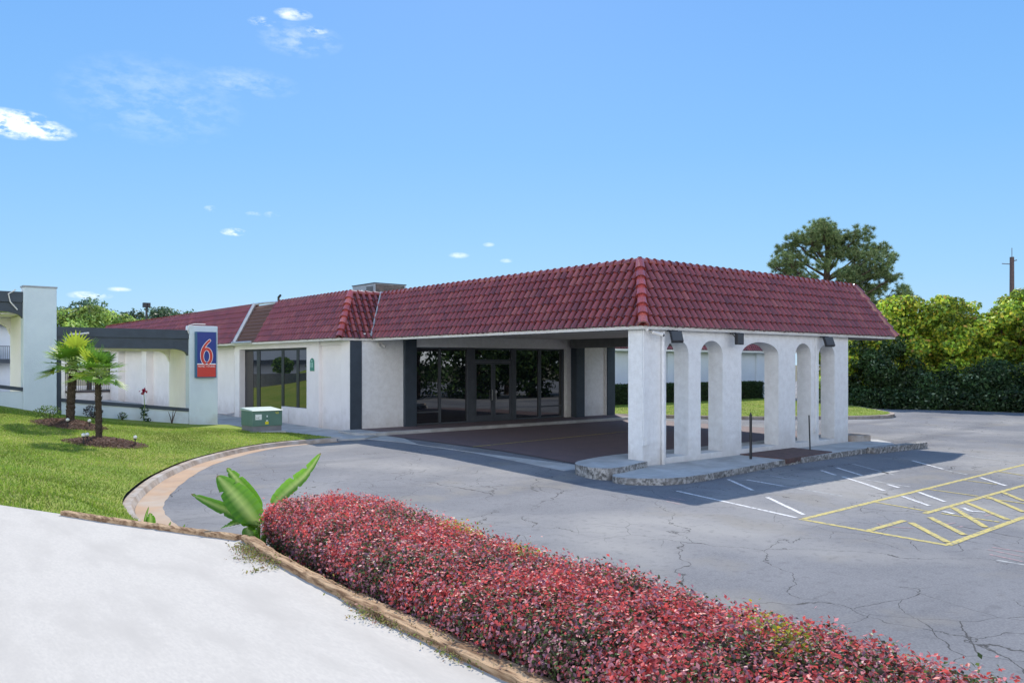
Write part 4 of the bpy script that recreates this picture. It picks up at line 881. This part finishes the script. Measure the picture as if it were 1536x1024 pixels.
leaf([base,(-12.03,-5.44,.93),(-12.14,-5.38,.91),(-12.2,-5.3,.88)],.07,.5,tocam*.3+upv)
leaf([(-12.0,-5.47,.90),(-11.98,-5.5,.82),(-11.95,-5.5,.76),(-11.91,-5.52,.66)],.075,.15,tocam)
leaf([(-11.66,-5.3,1.05),(-11.5,-5.35,1.2),(-11.36,-5.45,1.36),(-11.25,-5.55,1.58)],.09,.55,tocam-right*.7+upv*.2,(.14,.34,.03),(.26,.46,.07))
mb=MB(); mb.tube([(-11.8,-5.25,.1),(-11.86,-5.35,.6),tuple(base)],[.05,.04,.015],8,col=(.18,.3,.06)); mb.tube([(-11.8,-5.25,.3),(-11.75,-5.3,.8),(-11.66,-5.3,1.06)],[.04,.03,.012],8,col=(.18,.3,.06)); mb.tube([(-11.8,-5.25,.3),(-11.8,-5.28,1.02)],[.03,.01],6,col=(.18,.3,.06)); mb.build('stalk','leafb',bn,smooth=True)
for i,(x,y,z,h,lab) in enumerate(((-12.3,-3.2,.45,.3,'banana sprout with a folded leaf at the grass corner'),(-12.17,-3.6,.42,.22,'tiny banana sprout in the gutter left of its twin'),(-12.05,-3.72,.42,.2,'tiny banana sprout at the asphalt edge right of its twin'))):
    t=thing('banana_sprout',(x,y,z),lab,'plant','banana sprouts below the drive edge')
    mb=MB(); leafblade(mb,[(x,y,z),(x+.01,y,z+h*.4),(x+.03,y,z+h*.75),(x+.02,y,z+h)],.07 if i==0 else .04,.4,(-.3,-1,.2),G1,G2); mb.build('leaf','leafb',t,smooth=True)
    mb=MB(); leafblade(mb,[(x,y,z),(x-.03,y,z+h*.5),(x-.02,y,z+h*.9),(x+.01,y,z+h*1.25)],.02,.4,(-.3,-1,.2),G1,G2); mb.build('young_leaf','leafb',t,smooth=True)
# ------------------------------------------------------------------ timbers and weeds
def timber(P,w,h,label,seed,split=True):
    t=thing('timber_edging',(P[0][0],P[0][1],.85),label,'timber','weathered timbers along the drive edge')
    def beam(off,ww,z1,nm,sd):
        mb=MB(); Q=[]
        for i in range(len(P)-1):
            L=math.dist(P[i],P[i+1]); q=max(2,int(L/.07))
            for j in range(q): k=j/q; Q.append((P[i][0]+(P[i+1][0]-P[i][0])*k,P[i][1]+(P[i+1][1]-P[i][1])*k))
        Q.append(P[-1]); n=len(Q); A_=offset(Q,off-ww/2); B_=offset(Q,off+ww/2); vs=[]
        for i in range(n):
            r1=noise.noise(Vector((i*.7,sd,0)))*.012; r2=noise.noise(Vector((i*.9,sd+5,0)))*.02; e=.5 if i in (0,n-1) else 1
            vs+= [(A_[i][0]+r1,A_[i][1],z1-.12),(A_[i][0]+r1,A_[i][1],z1+r2*.5),((A_[i][0]+B_[i][0])/2,(A_[i][1]+B_[i][1])/2,z1+.008+r2*.6),(B_[i][0]+r2,B_[i][1],z1+r1*.5),(B_[i][0]+r2,B_[i][1],z1-.12)]
        fs=[(i*5+j,i*5+j+1,(i+1)*5+j+1,(i+1)*5+j) for i in range(n-1) for j in range(4)]+[(0,1,2,3,4),tuple((n-1)*5+4-j for j in range(5))]
        mb.add(vs,fs); mb.build(nm,'wood',t)
    if split:
        beam(-w*.27,w*.42,.945,'plank',seed); beam(w*.22,w*.5,.925,'plank',seed+3)
    else: beam(0,w,.94,'plank',seed)
timber([(-12.40,-8.35),(-12.42,-9.5),(-12.43,-12.5)],.13,.1,'long straight pale timber at the bottom of the frame',2,False)
timber([(-12.30,-6.65),(-12.36,-7.5),(-12.39,-8.4)],.12,.1,'rotten split timber between the concrete and the hedge',8,True)
timber([(-12.22,-6.05),(-12.27,-6.45),(-12.31,-6.72)],.13,.1,'short broken timber beside the banana plant',12,True)
timber([(-12.28,-6.0),(-12.62,-5.2),(-13.0,-4.3),(-13.25,-3.6)],.08,.1,'thin dark timber strip along the far edge of the concrete',15,False)
def weeds(pts,n,pal):
    P=[];
    for (x,y,sx_,sy_,k) in pts:
        for i in range(k): P.append((x+rng.normal(0,sx_),y+rng.normal(0,sy_),.905+abs(rng.normal(0,.018))))
    P=np.array(P); V,F=leafset(P,rng.uniform(.012,.03,len(P)),.5); o=npmesh('weeds',V,F,np.repeat(colmix(len(P),pal,[3,3,2,2],.3),4,axis=0),'leafm',kind='stuff'); return o
o=weeds([(-12.40,-6.5,.05,.14,500),(-12.42,-6.95,.05,.15,450),(-12.58,-7.2,.09,.03,70),(-12.5,-6.75,.06,.08,150),(-12.33,-6.9,.03,.3,400),(-12.47,-8.9,.03,.25,600),(-12.42,-9.4,.04,.25,500),(-12.52,-8.75,.05,.06,90),(-12.36,-8.2,.03,.25,250),(-12.50,-9.7,.03,.15,120),(-12.34,-9.2,.03,.35,350)],0,[(.26,.19,.09),(.30,.30,.09),(.17,.22,.06),(.34,.22,.17)])
o['label']='creeping weeds and dead leaves over the timber and concrete edge'
# ------------------------------------------------------------------ trees
def crown(name,clumps,nleaf,size,pal,w,parent,m='leafc',asp=.6,shell=.55,jit=.15,zflat=1.0):
    """clumps: (x,y,z,rx,ry,rz)"""
    C=np.array([c[:3] for c in clumps]);Rr=np.array([c[3:6] for c in clumps]); vol=Rr.prod(1)**(2/3); p=vol/vol.sum()
    i=rng.choice(len(C),size=nleaf,p=p); d=unit(rng.normal(size=(nleaf,3))); r=rng.uniform(shell,1.0,(nleaf,1))**.6
    j=rng.normal(0,.08,(nleaf,3))
    P=C[i]+Rr[i]*(d*r+j); V,F=leafset(P,size*rng.uniform(.6,1.35,nleaf),asp,nrm=d+np.array([0,0,.3]),spread=1.0)
    tone=(1+.33*rng.normal(size=(len(C),1)))[i]; c=colmix(nleaf,pal,w,jit)*np.clip(tone,.55,1.5)
    return npmesh(name,V,F,np.repeat(np.clip(c,.004,1),4,axis=0),m,parent)
def tree(name,x,y,h,r,z0,n,size,pal,w,label,cat,group=None,nc=26,seed=0,m='leafc',low=.25,tr=.18,asp=.6,z=0,qr=(.22,.42)):
    rs=np.random.default_rng(seed); t=thing(name,(x,y,z),label,cat,group); cl=[]
    for i in range(nc):
        a=rs.uniform(0,2*PI); k=rs.uniform(0,1)**.8; zz=z+h*(low+(1-low)*k); prof=math.sqrt(max(.05,1-(2*(k-.42))**2*.75)); rr=r*prof*rs.uniform(.25,1.05); q=r*rs.uniform(*qr)
        zz=min(zz,z+h-q*.5); cl.append((x+rr*math.cos(a),y+rr*math.sin(a),zz,q,q,q*.8))
    crown('crown',cl,n,size,pal,w,t,m,asp)
    b=MB(); b.tube([(x,y,z-.4),(x+.1,y,z+h*.3),(x,y+.1,z+h*.7)],[tr,tr*.75,tr*.3],8)
    for c in cl[:10]: b.tube([(x,y,z+h*.25),((x+c[0])/2,(y+c[1])/2,(z+h*.35+c[2])/2),(c[0],c[1],c[2])],[tr*.4,tr*.25,.02],5)
    b.build('trunk','bark',t); return t
YG=[(.54,.60,.06),(.38,.54,.06),(.70,.62,.07),(.16,.26,.04),(.56,.34,.07)]; YW=[3.5,4,1.6,4.5,.5]
right_trees=[(31.4,11.6,5.4,2.0,'yellow-green tree nearest the right eave of the portico',51),(33.4,9.3,6.3,2.3,'tall yellow-tinged tree beyond the dark hedge, right of the roof corner',52),
 (35.3,7.4,6.4,2.2,'rounded yellow-green tree in the middle of the right-hand row',53),(37.0,5.4,5.6,1.9,'lower yellow-green tree beside the notch in the row',54),
 (38.3,4.3,6.7,2.2,'green-topped tree near the right frame edge',55),(39.8,2.2,6.6,2.4,'tree cut off by the right frame edge below the utility pole',56),
 (33.0,11.0,5.2,2.4,'lower tree crown filling the gap right of the roof corner',57),(35.0,8.9,5.4,2.4,'lower yellow-green crown between the first two tall crowns',58),(37.2,6.9,5.1,2.5,'lower crown behind the middle of the yellow-green row',59),(39.5,4.8,5.4,2.4,'lower crown behind the notch near the right edge',60)]
for i,(x,y,h,r,lab,sd) in enumerate(right_trees):
    w=list(YW)
    if i>=3: w=[2.5,5,.6,5,.3]
    tree('broadleaf_tree',x,y,h,r*1.12,0,11000,.23,YG,w,lab,'tree','yellow-green trees along the lot',nc=80,seed=sd,low=.16,m='leafc',qr=(.12,.30))
DG=[(.035,.07,.025),(.055,.105,.035),(.10,.18,.06),(.34,.44,.26)]; DW=[4,4,2.4,.5]  # palest tone paints sparse glossy glints into the foliage colour
bl=['dark glossy shrub filling the gap right of the arcade','dark shrub under the roof corner by the traffic island','dense dark shrub behind the right tip of the island','low dark shrub below the yellow-tinged tree','low dark shrub in the middle of the right-hand border','dark shrub below the notch in the trees','dark shrub with pale flecks near the right edge','dark shrub at the right frame edge']
for i,(x,y,h,r) in enumerate([(32.6,12.2,5.4,1.6),(31.0,10.7,5.2,2.1),(30.9,9.0,3.8,2.0),(31.9,7.2,2.5,1.9),(32.8,5.5,2.3,1.9),(33.8,3.8,2.4,1.9),(34.8,2.2,2.3,1.8),(35.6,.4,2.6,2.0)]):
    t=thing('dark_shrub',(x,y,0),bl[i],'shrub','dark shrubs along the lot edge'); rs=np.random.default_rng(80+i); cl=[]
    for j in range(12): a=j*PI/6; cl.append((x+r*.72*math.cos(a),y+r*.72*math.sin(a),.5,r*.4,r*.4,.75))
    for j in range(22): a=rs.uniform(0,2*PI); k=rs.random(); q=r*rs.uniform(.3,.45); cl.append((x+r*.75*math.cos(a)*rs.uniform(.2,1),y+r*.75*math.sin(a)*rs.uniform(.2,1),q*.6+k*(h*rs.uniform(.8,1.25)-q*1.2),q*rs.uniform(.6,1),q*rs.uniform(.6,1),q*rs.uniform(.5,1)))
    crown('foliage',cl,11000,.19,DG,DW,t,'leafg',.5)
    b=MB()
    for j in range(5): b.tube([(x,y,-.2),(x+.4*math.cos(j*1.3),y+.4*math.sin(j*1.3),h*.3),(cl[j][0],cl[j][1],cl[j][2])],[.08,.05,.02],5)
    b.build('stems','bark',t)
# pine
pn=thing('pine_tree',(43.5,19.5,0),'tall open-crowned pine rising behind the right end of the roof','pine')
px,py=42.9,19.3
b=MB(); b.tube([(px,py,-.4),(px+.1,py,4),(px-.1,py,8),(px+.05,py,11),(px,py,13.3)],[.42,.36,.28,.17,.05],10)
U=Vector((.636,.772,0)); Rt=Vector((.772,-.636,0))   # away / rightwards seen from the lot
pine_cl=[]
spec=[(0,13.1,1.0),(-.9,12.7,.9),(.9,12.6,.9),(-1.9,12.0,1.0),(2.0,12.1,1.1),(-2.8,11.2,1.0),(3.2,11.2,1.1),(0,12.0,1.0),(-3.5,10.3,.9),(-3.2,9.5,.9),(-2.1,10.3,1.0),(-1.1,11.2,1.0),(1.2,11.1,1.1),(2.4,10.3,1.1),(4.1,10.3,1.0),(4.6,9.6,.8),(-.4,10.0,.8),(3.5,9.3,1.0),(1.4,9.2,1.0),(2.8,8.4,1.1),(4.2,8.2,.9),(5.4,7.9,.8),(6.3,7.6,.7),(1.8,7.6,1.0),(3.3,7.3,1.0),(-1.5,8.9,.8),(-2.6,8.8,.7),(.4,8.2,.8),(2.4,6.6,1.1),(3.8,6.5,.9),(1.0,6.6,.9),(-4.7,8.9,.45),(-4.3,9.9,.4),(-.9,11.9,1.0),(1.0,12.0,1.0),(-2.4,9.6,.9),(.5,10.9,1.0),(2.9,9.6,1.1),(1.9,8.5,1.0),(4.6,8.9,.8),(-2.6,11.9,.8),(3.9,11.2,.8),(3.0,7.8,1.0),(.6,9.2,.8),(5.0,7.2,.7)]
for i,(lx,z,rr) in enumerate(spec):
    rs=random.Random(i); dpt=rs.uniform(-2.0,2.0) if abs(lx)<3.5 else rs.uniform(-1,1)
    c=Vector((px,py,0))+Rt*lx+U*dpt+Vector((0,0,z)); rr*=1.15; pine_cl.append((c,rr))
    zt0=max(4,z-1.4-.25*abs(lx)); s0=Vector((px,py,zt0)); m1=s0.lerp(c,.55)+Vector((0,0,-.15)); b.tube([s0,m1,c],[.12,.07,.025],6)
    for j in range(5):
        e=c+Vector((rs.uniform(-1,1),rs.uniform(-1,1),rs.uniform(-.3,.6)))*rr*.8; b.tube([m1.lerp(c,.5),e],[.035,.012],4)
b.build('trunk','bark',pn)
tuft=[];tc=[]
for c,rr in pine_cl:
    k=int(44*rr*rr)+9; d=unit(rng.normal(size=(k,3)))*rng.uniform(.35,1,(k,1))*rr*np.array([1,1,.62]); tuft.append(np.array(c)+d); tc.append(np.full(k,random.uniform(.75,1.25)))
tuft=np.vstack(tuft);tc=np.concatenate(tc); nn=46; n=len(tuft)*nn; idx=np.repeat(np.arange(len(tuft)),nn); d=unit(rng.normal(size=(n,3))+np.array([0,0,.45])); L=rng.uniform(.2,.36,(n,1)); s=unit(np.cross(d,rng.normal(size=(n,3))))*.018
P=tuft[idx]; V=np.stack([P-s,P+s,P+d*L],1).reshape(-1,3); F=np.arange(3*n).reshape(n,3); c=colmix(n,[(.17,.25,.10),(.23,.31,.13),(.33,.36,.16),(.10,.17,.08)],[4,4,2,2],.15)*tc[idx][:,None]
npmesh('needles',V,F,np.repeat(np.clip(c,.004,1),3,axis=0),'leafm',pn)
# pine hidden foliage masses near it
tree('dark_tree',47.5,17.2,7.2,3.0,0,6000,.25,DG,[3,3,3,1],'dark tree crown beneath the pine, behind the yellow-green trees','tree',nc=26,seed=91)
# far tree line (left)
FT=[(.26,.38,.08),(.36,.48,.11),(.16,.26,.07),(.44,.55,.14)]
dk=[(.06,.12,.07),(.09,.16,.08),(.13,.20,.09)]
nearrow=[(-2.6,72,9.6),(0.2,73,8.9),(3.0,72,9.3),(5.8,73,8.6),(8.2,74,8.2),(-5.5,70,9.0),(-8.5,69,8.5)]
for i,(x,y,h) in enumerate(nearrow):
    tree('bright_tree',x,y,h-1.5,3.2,0,5200,.36,FT,[3,4,1.5,2],['bright green tree just right of the tall pillar','bright green tree behind the left beam, second from the pillar','bright green tree above the middle of the beam','bright green tree left of the far lamp post','bright tree right of the far lamp post near the roof line','bright tree hidden behind the tall pillar','bright tree left of the tall pillar through the arch'][i],'tree','bright trees behind the walkway',nc=26,seed=120+i,tr=.25)
farrow=[(4.5,112,10.2,4.2),(10.8,109,10.9,4.6),(15.5,107,9.4,4.2),(18.8,104,9.9,4.4),(22,101,9.4,4.2),(25.5,99,9.4,3.8),(29,97,9.9,3.8),(34,95,9.4,3.6)]
fl_=['dark distant tree left in the skyline row','tallest dark distant tree with a rounded top above the beam','dark distant tree beside the lamp post','dark distant tree right of the lamp post','dark distant tree above the start of the tiled roof','thin distant tree peeking over the roof','distant tree over the roof right of the thin one','distant tree rightmost behind the tiled roof']
for i,(x,y,h,r) in enumerate(farrow):
    tree('distant_tree',x,y,h,r,0,4200,.42,dk,[3,3,2],fl_[i],'tree','dark trees on the skyline',nc=24,seed=150+i,tr=.3)
# trees across the lot behind the photographer: seen only as reflections in the entrance glass
for i,(x,y) in enumerate([(37,-6),(32,-8),(27.5,-9.5),(23,-11),(18.5,-12.5),(14,-15),(9.5,-18),(5,-21),(0,-24),(-6,-30),(42,-4),(30,-16),(20,-21),(10,-27)]):
    tree('roadside_tree',x,y,random.uniform(6.0,8.5),random.uniform(2.9,3.8),0,4600,.36,[(.06,.12,.03),(.12,.20,.05),(.03,.07,.025)],[3,2,2],'leafy green tree across the lot that mirrors in the entrance glass','tree','trees across the lot mirrored in the glass',nc=34,seed=200+i,tr=.25,low=-.02)
# ------------------------------------------------------------------ far building and its hedge
fb=thing('far_building',(26,20.4,0),'long white wing with red tiles seen through the arches','building')
b=MB(); b.box(12.62,20.6,0,39.5,21.2,3.3); b.build('wall','bluewhite',fb)
for x in (15.2,20.4,25.6,30.8,35.4): MB().box(x,20.45,0,x+.5,20.598,3.25).build('pilaster','bluewhite',fb)
b=MB(); b.box(12.62,20.0,3.3,39.9,20.1,3.4); b.box(12.62,20.1,3.34,39.9,20.6,3.4); b.build('fascia','fascia',fb)
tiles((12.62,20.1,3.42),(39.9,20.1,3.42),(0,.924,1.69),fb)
b=MB(); b.add([(12.62,20.1,3.40),(39.9,20.1,3.40),(39.9,21.02,5.08),(12.62,21.02,5.08)],[(0,1,2,3)]); b.box(12.7,21.02,4.8,39.9,26,5.0); b.build('roof_deck','shingle',fb)
fh=thing('clipped_hedge',(22,19.2,.1),'low dark clipped hedge along the far white wing','hedge')
n=26000; x=rng.uniform(13,33.5,n); u=rng.random(n); top=u<.45; z=np.where(top,1.25+rng.normal(0,.03,n),rng.uniform(.15,1.25,n)); y=np.where(top,rng.uniform(18.6,19.7,n),18.6+rng.normal(0,.04,n))
V,F=leafset(np.c_[x,y,z],.10*rng.uniform(.6,1.3,n),.6); npmesh('foliage',V,F,np.repeat(colmix(n,[(.03,.06,.02),(.05,.09,.03)],[3,2],.2),4,axis=0),'leafc',fh)
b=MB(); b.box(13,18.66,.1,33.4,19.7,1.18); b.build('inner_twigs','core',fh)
wc=thing('wall_camera',(21,20,3),'small white camera on a bracket on the far wing wall','camera'); b=MB(); b.tube([(22.6,20.59,3.0),(22.6,20.2,2.95),(22.3,19.9,2.9)],[.05,.05,.09],8); b.build('housing','fascia',wc)
# garden wall and railing behind the walkway
gw=thing('garden_wall',(-3,47,0),'low cream wall carrying a metal railing, far behind the palms','wall')
b=MB(); b.box(-12,47,0,-.9,47.2,.58); b.box(-4.4,46.9,.0,-3.75,47.3,3.3); b.build('wall','cream',gw); b=MB(); b.box(-3.74,46.9,.582,-.95,47.3,.7); b.build('coping','brown',gw)
b=MB(); 
for i in range(22): x=-3.7+i*.13; b.box(x,47.05,.7,x+.025,47.08,1.85)
b.box(-3.74,47.04,1.85,-.95,47.09,1.9); b.build('railing','slate',gw)
nb=thing('neighbour_wing',(-10,58,0),'two-storey pale motel wing with a dark balcony, glimpsed through the left arch','building')
b=MB(); b.box(-22,57,0,-5.2,64,5.4); b.build('wall','bluewhite',nb)
b=MB(); b.box(-22,56,5.3,-5.0,64,5.9); b.box(-22,55.7,2.55,-5.2,57,2.85); b.build('balcony','slate',nb)
b=MB()
for i in range(60): b.box(-13+i*.13,55.72,2.85,-12.97+i*.13,55.75,3.75)
b.box(-13,55.7,3.75,-5.2,55.77,3.8); b.build('railing','slate',nb)
b=MB(); b.box(-8.2,56.2,.3,-6.9,56.9,1.4); b.box(-7.4,56.4,2.86,-6.6,56.9,3.4); b.build('window_unit','acdark',nb)
rw=thing('retaining_wall',(-14,38,0),'low curved dark block wall holding the courtyard planting','wall')
b=MB(); Q=spline([(-9.6,46.7),(-10.6,43.5),(-12.4,41),(-14.5,38.5),(-17,35),(-20,31)],6); q2=offset(Q,.3); n_=len(Q)
b.add([(p[0],p[1],0) for p in Q]+[(p[0],p[1],1.75+.03*(-p[0]-9)) for p in Q]+[(p[0],p[1],1.75+.03*(-p[0]-9)) for p in q2]+[(p[0],p[1],0) for p in q2],[(k*n_+i,k*n_+i+1,(k+1)*n_+i+1,(k+1)*n_+i) for k in range(3) for i in range(n_-1)]); b.build('blocks','slate2',rw)
for i,(x,y) in enumerate(((-11.6,44),(-13.4,42),(-15.6,39.5),(-17.6,37))):
    shrub('courtyard_plant',x,y,1.7,.8,1.3,500,.28,GP1,[3,3,1],['leafy plant behind the curved block wall, nearest the far cream wall','leafy plant second along the curved block wall','leafy plant third along the curved block wall','leafy plant at the outer end of the curved block wall'][i],'plant')
# ------------------------------------------------------------------ poles
up_=thing('utility_pole',(73.8,17.2,0),'tall bare brown wooden pole standing above the trees at right','pole')
b=MB(); b.tube([(73.8,17.2,-.5),(73.8,17.2,13.0)],[.27,.2],10); b.build('shaft','polewood',up_)
b=MB(); b.tube([(73.8,17.2,12.3),(73.0,17.8,12.35)],.04,5); b.tube([(73.8,17.2,12.6),(74.2,16.9,12.7)],.05,5); b.tube([(73.8,17.2,13.0),(73.8,17.2,13.9)],.03,4); b.build('bracket','polewood',up_)
lp=thing('lamp_post',(5.13,60.8,0),'dark parking lamp post over the far tree line','lamp post')
b=MB(); b.tube([(5.13,60.8,0),(5.13,60.8,7.4)],.09,8); b.build('post','black',lp)
b=MB(); b.box(4.85,60.6,7.35,5.1,61.0,7.75); b.box(5.16,60.6,7.35,5.41,61.0,7.75); b.build('lamp_head','black',lp)
# ------------------------------------------------------------------ sky, sun, camera
SX,SY=.61,.79; EL=math.radians(43.5)
w=bpy.data.worlds.new('World'); scn.world=w; w.use_nodes=True; N=w.node_tree.nodes; L=w.node_tree.links
bg=N['Background']; sky=N.new('ShaderNodeTexSky'); sky.sky_type='NISHITA'; sky.sun_disc=False; sky.sun_elevation=EL; sky.sun_rotation=math.atan2(SX,SY); sky.altitude=100; sky.air_density=1.0; sky.dust_density=.6; sky.ozone_density=1.5
bg.inputs['Strength'].default_value=.12
tcn=N.new('ShaderNodeTexCoord')
# small cumulus scraps: noise clouds kept to a few patches of the sky (world directions)
def vdir(px_,py_):
    f=1218.85;c,s=math.cos(.882),math.sin(.882);r=(px_-768)/f; v=Vector((c+r*s,s-r*c,(545.5-py_)/f)).normalized(); return v
clouds=[(20,186,.050,.016,1.0),(60,196,.035,.010,.9),(393,33,.016,.006,.5),(440,22,.022,.007,.5),(475,46,.014,.005,.6),(351,348,.016,.005,.7),(316,313,.008,.004,.35),(380,321,.010,.003,.25),(408,322,.010,.004,.3),(135,443,.024,.005,.55),(178,434,.014,.003,.45),(688,383,.014,.004,.32),(733,367,.008,.003,.2),(760,391,.009,.003,.25),(370,125,.06,.018,.10),(450,60,.05,.02,.14),(230,150,.1,.05,.08)]
cn=N.new('ShaderNodeTexNoise'); cn.inputs['Scale'].default_value=42; cn.inputs['Detail'].default_value=8; cn.inputs['Roughness'].default_value=.62; 
mp=N.new('ShaderNodeMapping'); mp.inputs['Scale'].default_value=(1,1,2.2); L.new(tcn.outputs['Generated'],mp.inputs[0]); L.new(mp.outputs[0],cn.inputs['Vector'])
acc=None
def math_(op,a,b=None):
    m=N.new('ShaderNodeMath'); m.operation=op
    for k,v in ((0,a),(1,b)):
        if v is None: continue
        if isinstance(v,(int,float)): m.inputs[k].default_value=v
        else: L.new(v,m.inputs[k])
    return m.outputs[0]
for (cx0,cy0,rx,ry,amt) in clouds:
    d=vdir(cx0,cy0); s=Vector((d.y,-d.x,0)).normalized(); u2=s.cross(d)
    d1=N.new('ShaderNodeVectorMath'); d1.operation='DOT_PRODUCT'; d1.inputs[1].default_value=s/rx; L.new(tcn.outputs['Generated'],d1.inputs[0])
    d2=N.new('ShaderNodeVectorMath'); d2.operation='DOT_PRODUCT'; d2.inputs[1].default_value=u2/ry; L.new(tcn.outputs['Generated'],d2.inputs[0])
    d3=N.new('ShaderNodeVectorMath'); d3.operation='DOT_PRODUCT'; d3.inputs[1].default_value=d; L.new(tcn.outputs['Generated'],d3.inputs[0])
    q=math_('ADD',math_('MULTIPLY',d1.outputs['Value'],d1.outputs['Value']),math_('MULTIPLY',d2.outputs['Value'],d2.outputs['Value']))
    fo=math_('MAXIMUM',math_('SUBTRACT',1.0,q),0.0); fo=math_('MULTIPLY',fo,math_('GREATER_THAN',d3.outputs['Value'],0.5)); fo=math_('MULTIPLY',fo,amt)
    acc=fo if acc is None else math_('MAXIMUM',acc,fo)
cf=N.new('ShaderNodeMapRange'); cf.inputs[1].default_value=.42; cf.inputs[2].default_value=.66; L.new(cn.outputs['Fac'],cf.inputs[0])
bl_=math_('MULTIPLY',cf.outputs[0],math_('MULTIPLY',acc,1.7)); bl_=math_('MINIMUM',bl_,.92)
mx=N.new('ShaderNodeMix'); mx.data_type='RGBA'; L.new(bl_,mx.inputs[0]); mx.inputs[7].default_value=(8.6,8.8,9.0,1)
hs=N.new('ShaderNodeHueSaturation'); hs.inputs['Saturation'].default_value=1.0; hs.inputs['Value'].default_value=1.0; sep=N.new('ShaderNodeSeparateXYZ'); L.new(tcn.outputs['Generated'],sep.inputs[0])
rp=N.new('ShaderNodeValToRGB'); L.new(sep.outputs['Z'],rp.inputs[0]); cr=rp.color_ramp; cr.elements[0].position=0; cr.elements[1].position=1
SKY=[(0,(.40,.67,.93)),(.10,(.29,.60,.95)),(.25,(.195,.50,.95)),(.42,(.145,.41,.93)),(.62,(.18,.42,.92)),(1,(.22,.42,.82))]
cr.elements[0].color=(*SKY[0][1],1); cr.elements[1].color=(*SKY[-1][1],1)
for p_,c_ in SKY[1:-1]: e_=cr.elements.new(p_); e_.color=(*c_,1)
sc_=N.new('ShaderNodeVectorMath'); sc_.operation='SCALE'; sc_.inputs['Scale'].default_value=6.1; L.new(rp.outputs[0],sc_.inputs[0])
dk_=N.new('ShaderNodeVectorMath'); dk_.operation='DOT_PRODUCT'; dk_.inputs[1].default_value=(-.636,-.772,0); L.new(tcn.outputs['Generated'],dk_.inputs[0])
m1_=N.new('ShaderNodeMapRange'); m1_.inputs[1].default_value=.0; m1_.inputs[2].default_value=.55; L.new(dk_.outputs['Value'],m1_.inputs[0])
m2_=N.new('ShaderNodeMapRange'); m2_.inputs[1].default_value=.65; m2_.inputs[2].default_value=.15; L.new(sep.outputs['Z'],m2_.inputs[0])
mm_=N.new('ShaderNodeMath'); mm_.operation='MULTIPLY'; L.new(m1_.outputs[0],mm_.inputs[0]); L.new(m2_.outputs[0],mm_.inputs[1])
fill_=N.new('ShaderNodeMix'); fill_.data_type='RGBA'; L.new(mm_.outputs[0],fill_.inputs[0]); L.new(sc_.outputs[0],fill_.inputs[6]); fill_.inputs[7].default_value=(19,19,19.5,1)  # added bright low sky behind the camera, fills the shaded walls
bm_=N.new('ShaderNodeMix'); bm_.data_type='RGBA'; bm_.inputs[0].default_value=.88; L.new(sky.outputs[0],bm_.inputs[6]); L.new(fill_.outputs[2],bm_.inputs[7]); L.new(bm_.outputs[2],hs.inputs['Color']); L.new(hs.outputs[0],mx.inputs[6]); L.new(mx.outputs[2],bg.inputs['Color'])
sl=bpy.data.lights.new('sun','SUN'); sl.energy=3.6; sl.angle=math.radians(.5); sl.color=(1,.93,.83); so=bpy.data.objects.new('sun',sl); COL.objects.link(so)
dv=Vector((SX*math.cos(EL),SY*math.cos(EL),math.sin(EL))); so.rotation_euler=dv.to_track_quat('Z','Y').to_euler(); so.location=(0,0,40)
cd=bpy.data.cameras.new('camera'); co=bpy.data.objects.new('camera',cd); COL.objects.link(co); scn.camera=co
co.location=(-15.065,-13.284,2.5); co.rotation_euler=(PI/2,0,.882-PI/2); cd.lens=1218.85/1536*36; cd.sensor_width=36; cd.shift_y=(545.47-512)/1536; cd.clip_end=4000; cd.clip_start=.05
vs=scn.view_settings; vs.view_transform='Standard'; vs.look='None'; vs.gamma=1; vs.exposure=0.48
scn.cycles.max_bounces=8; scn.cycles.transparent_max_bounces=8
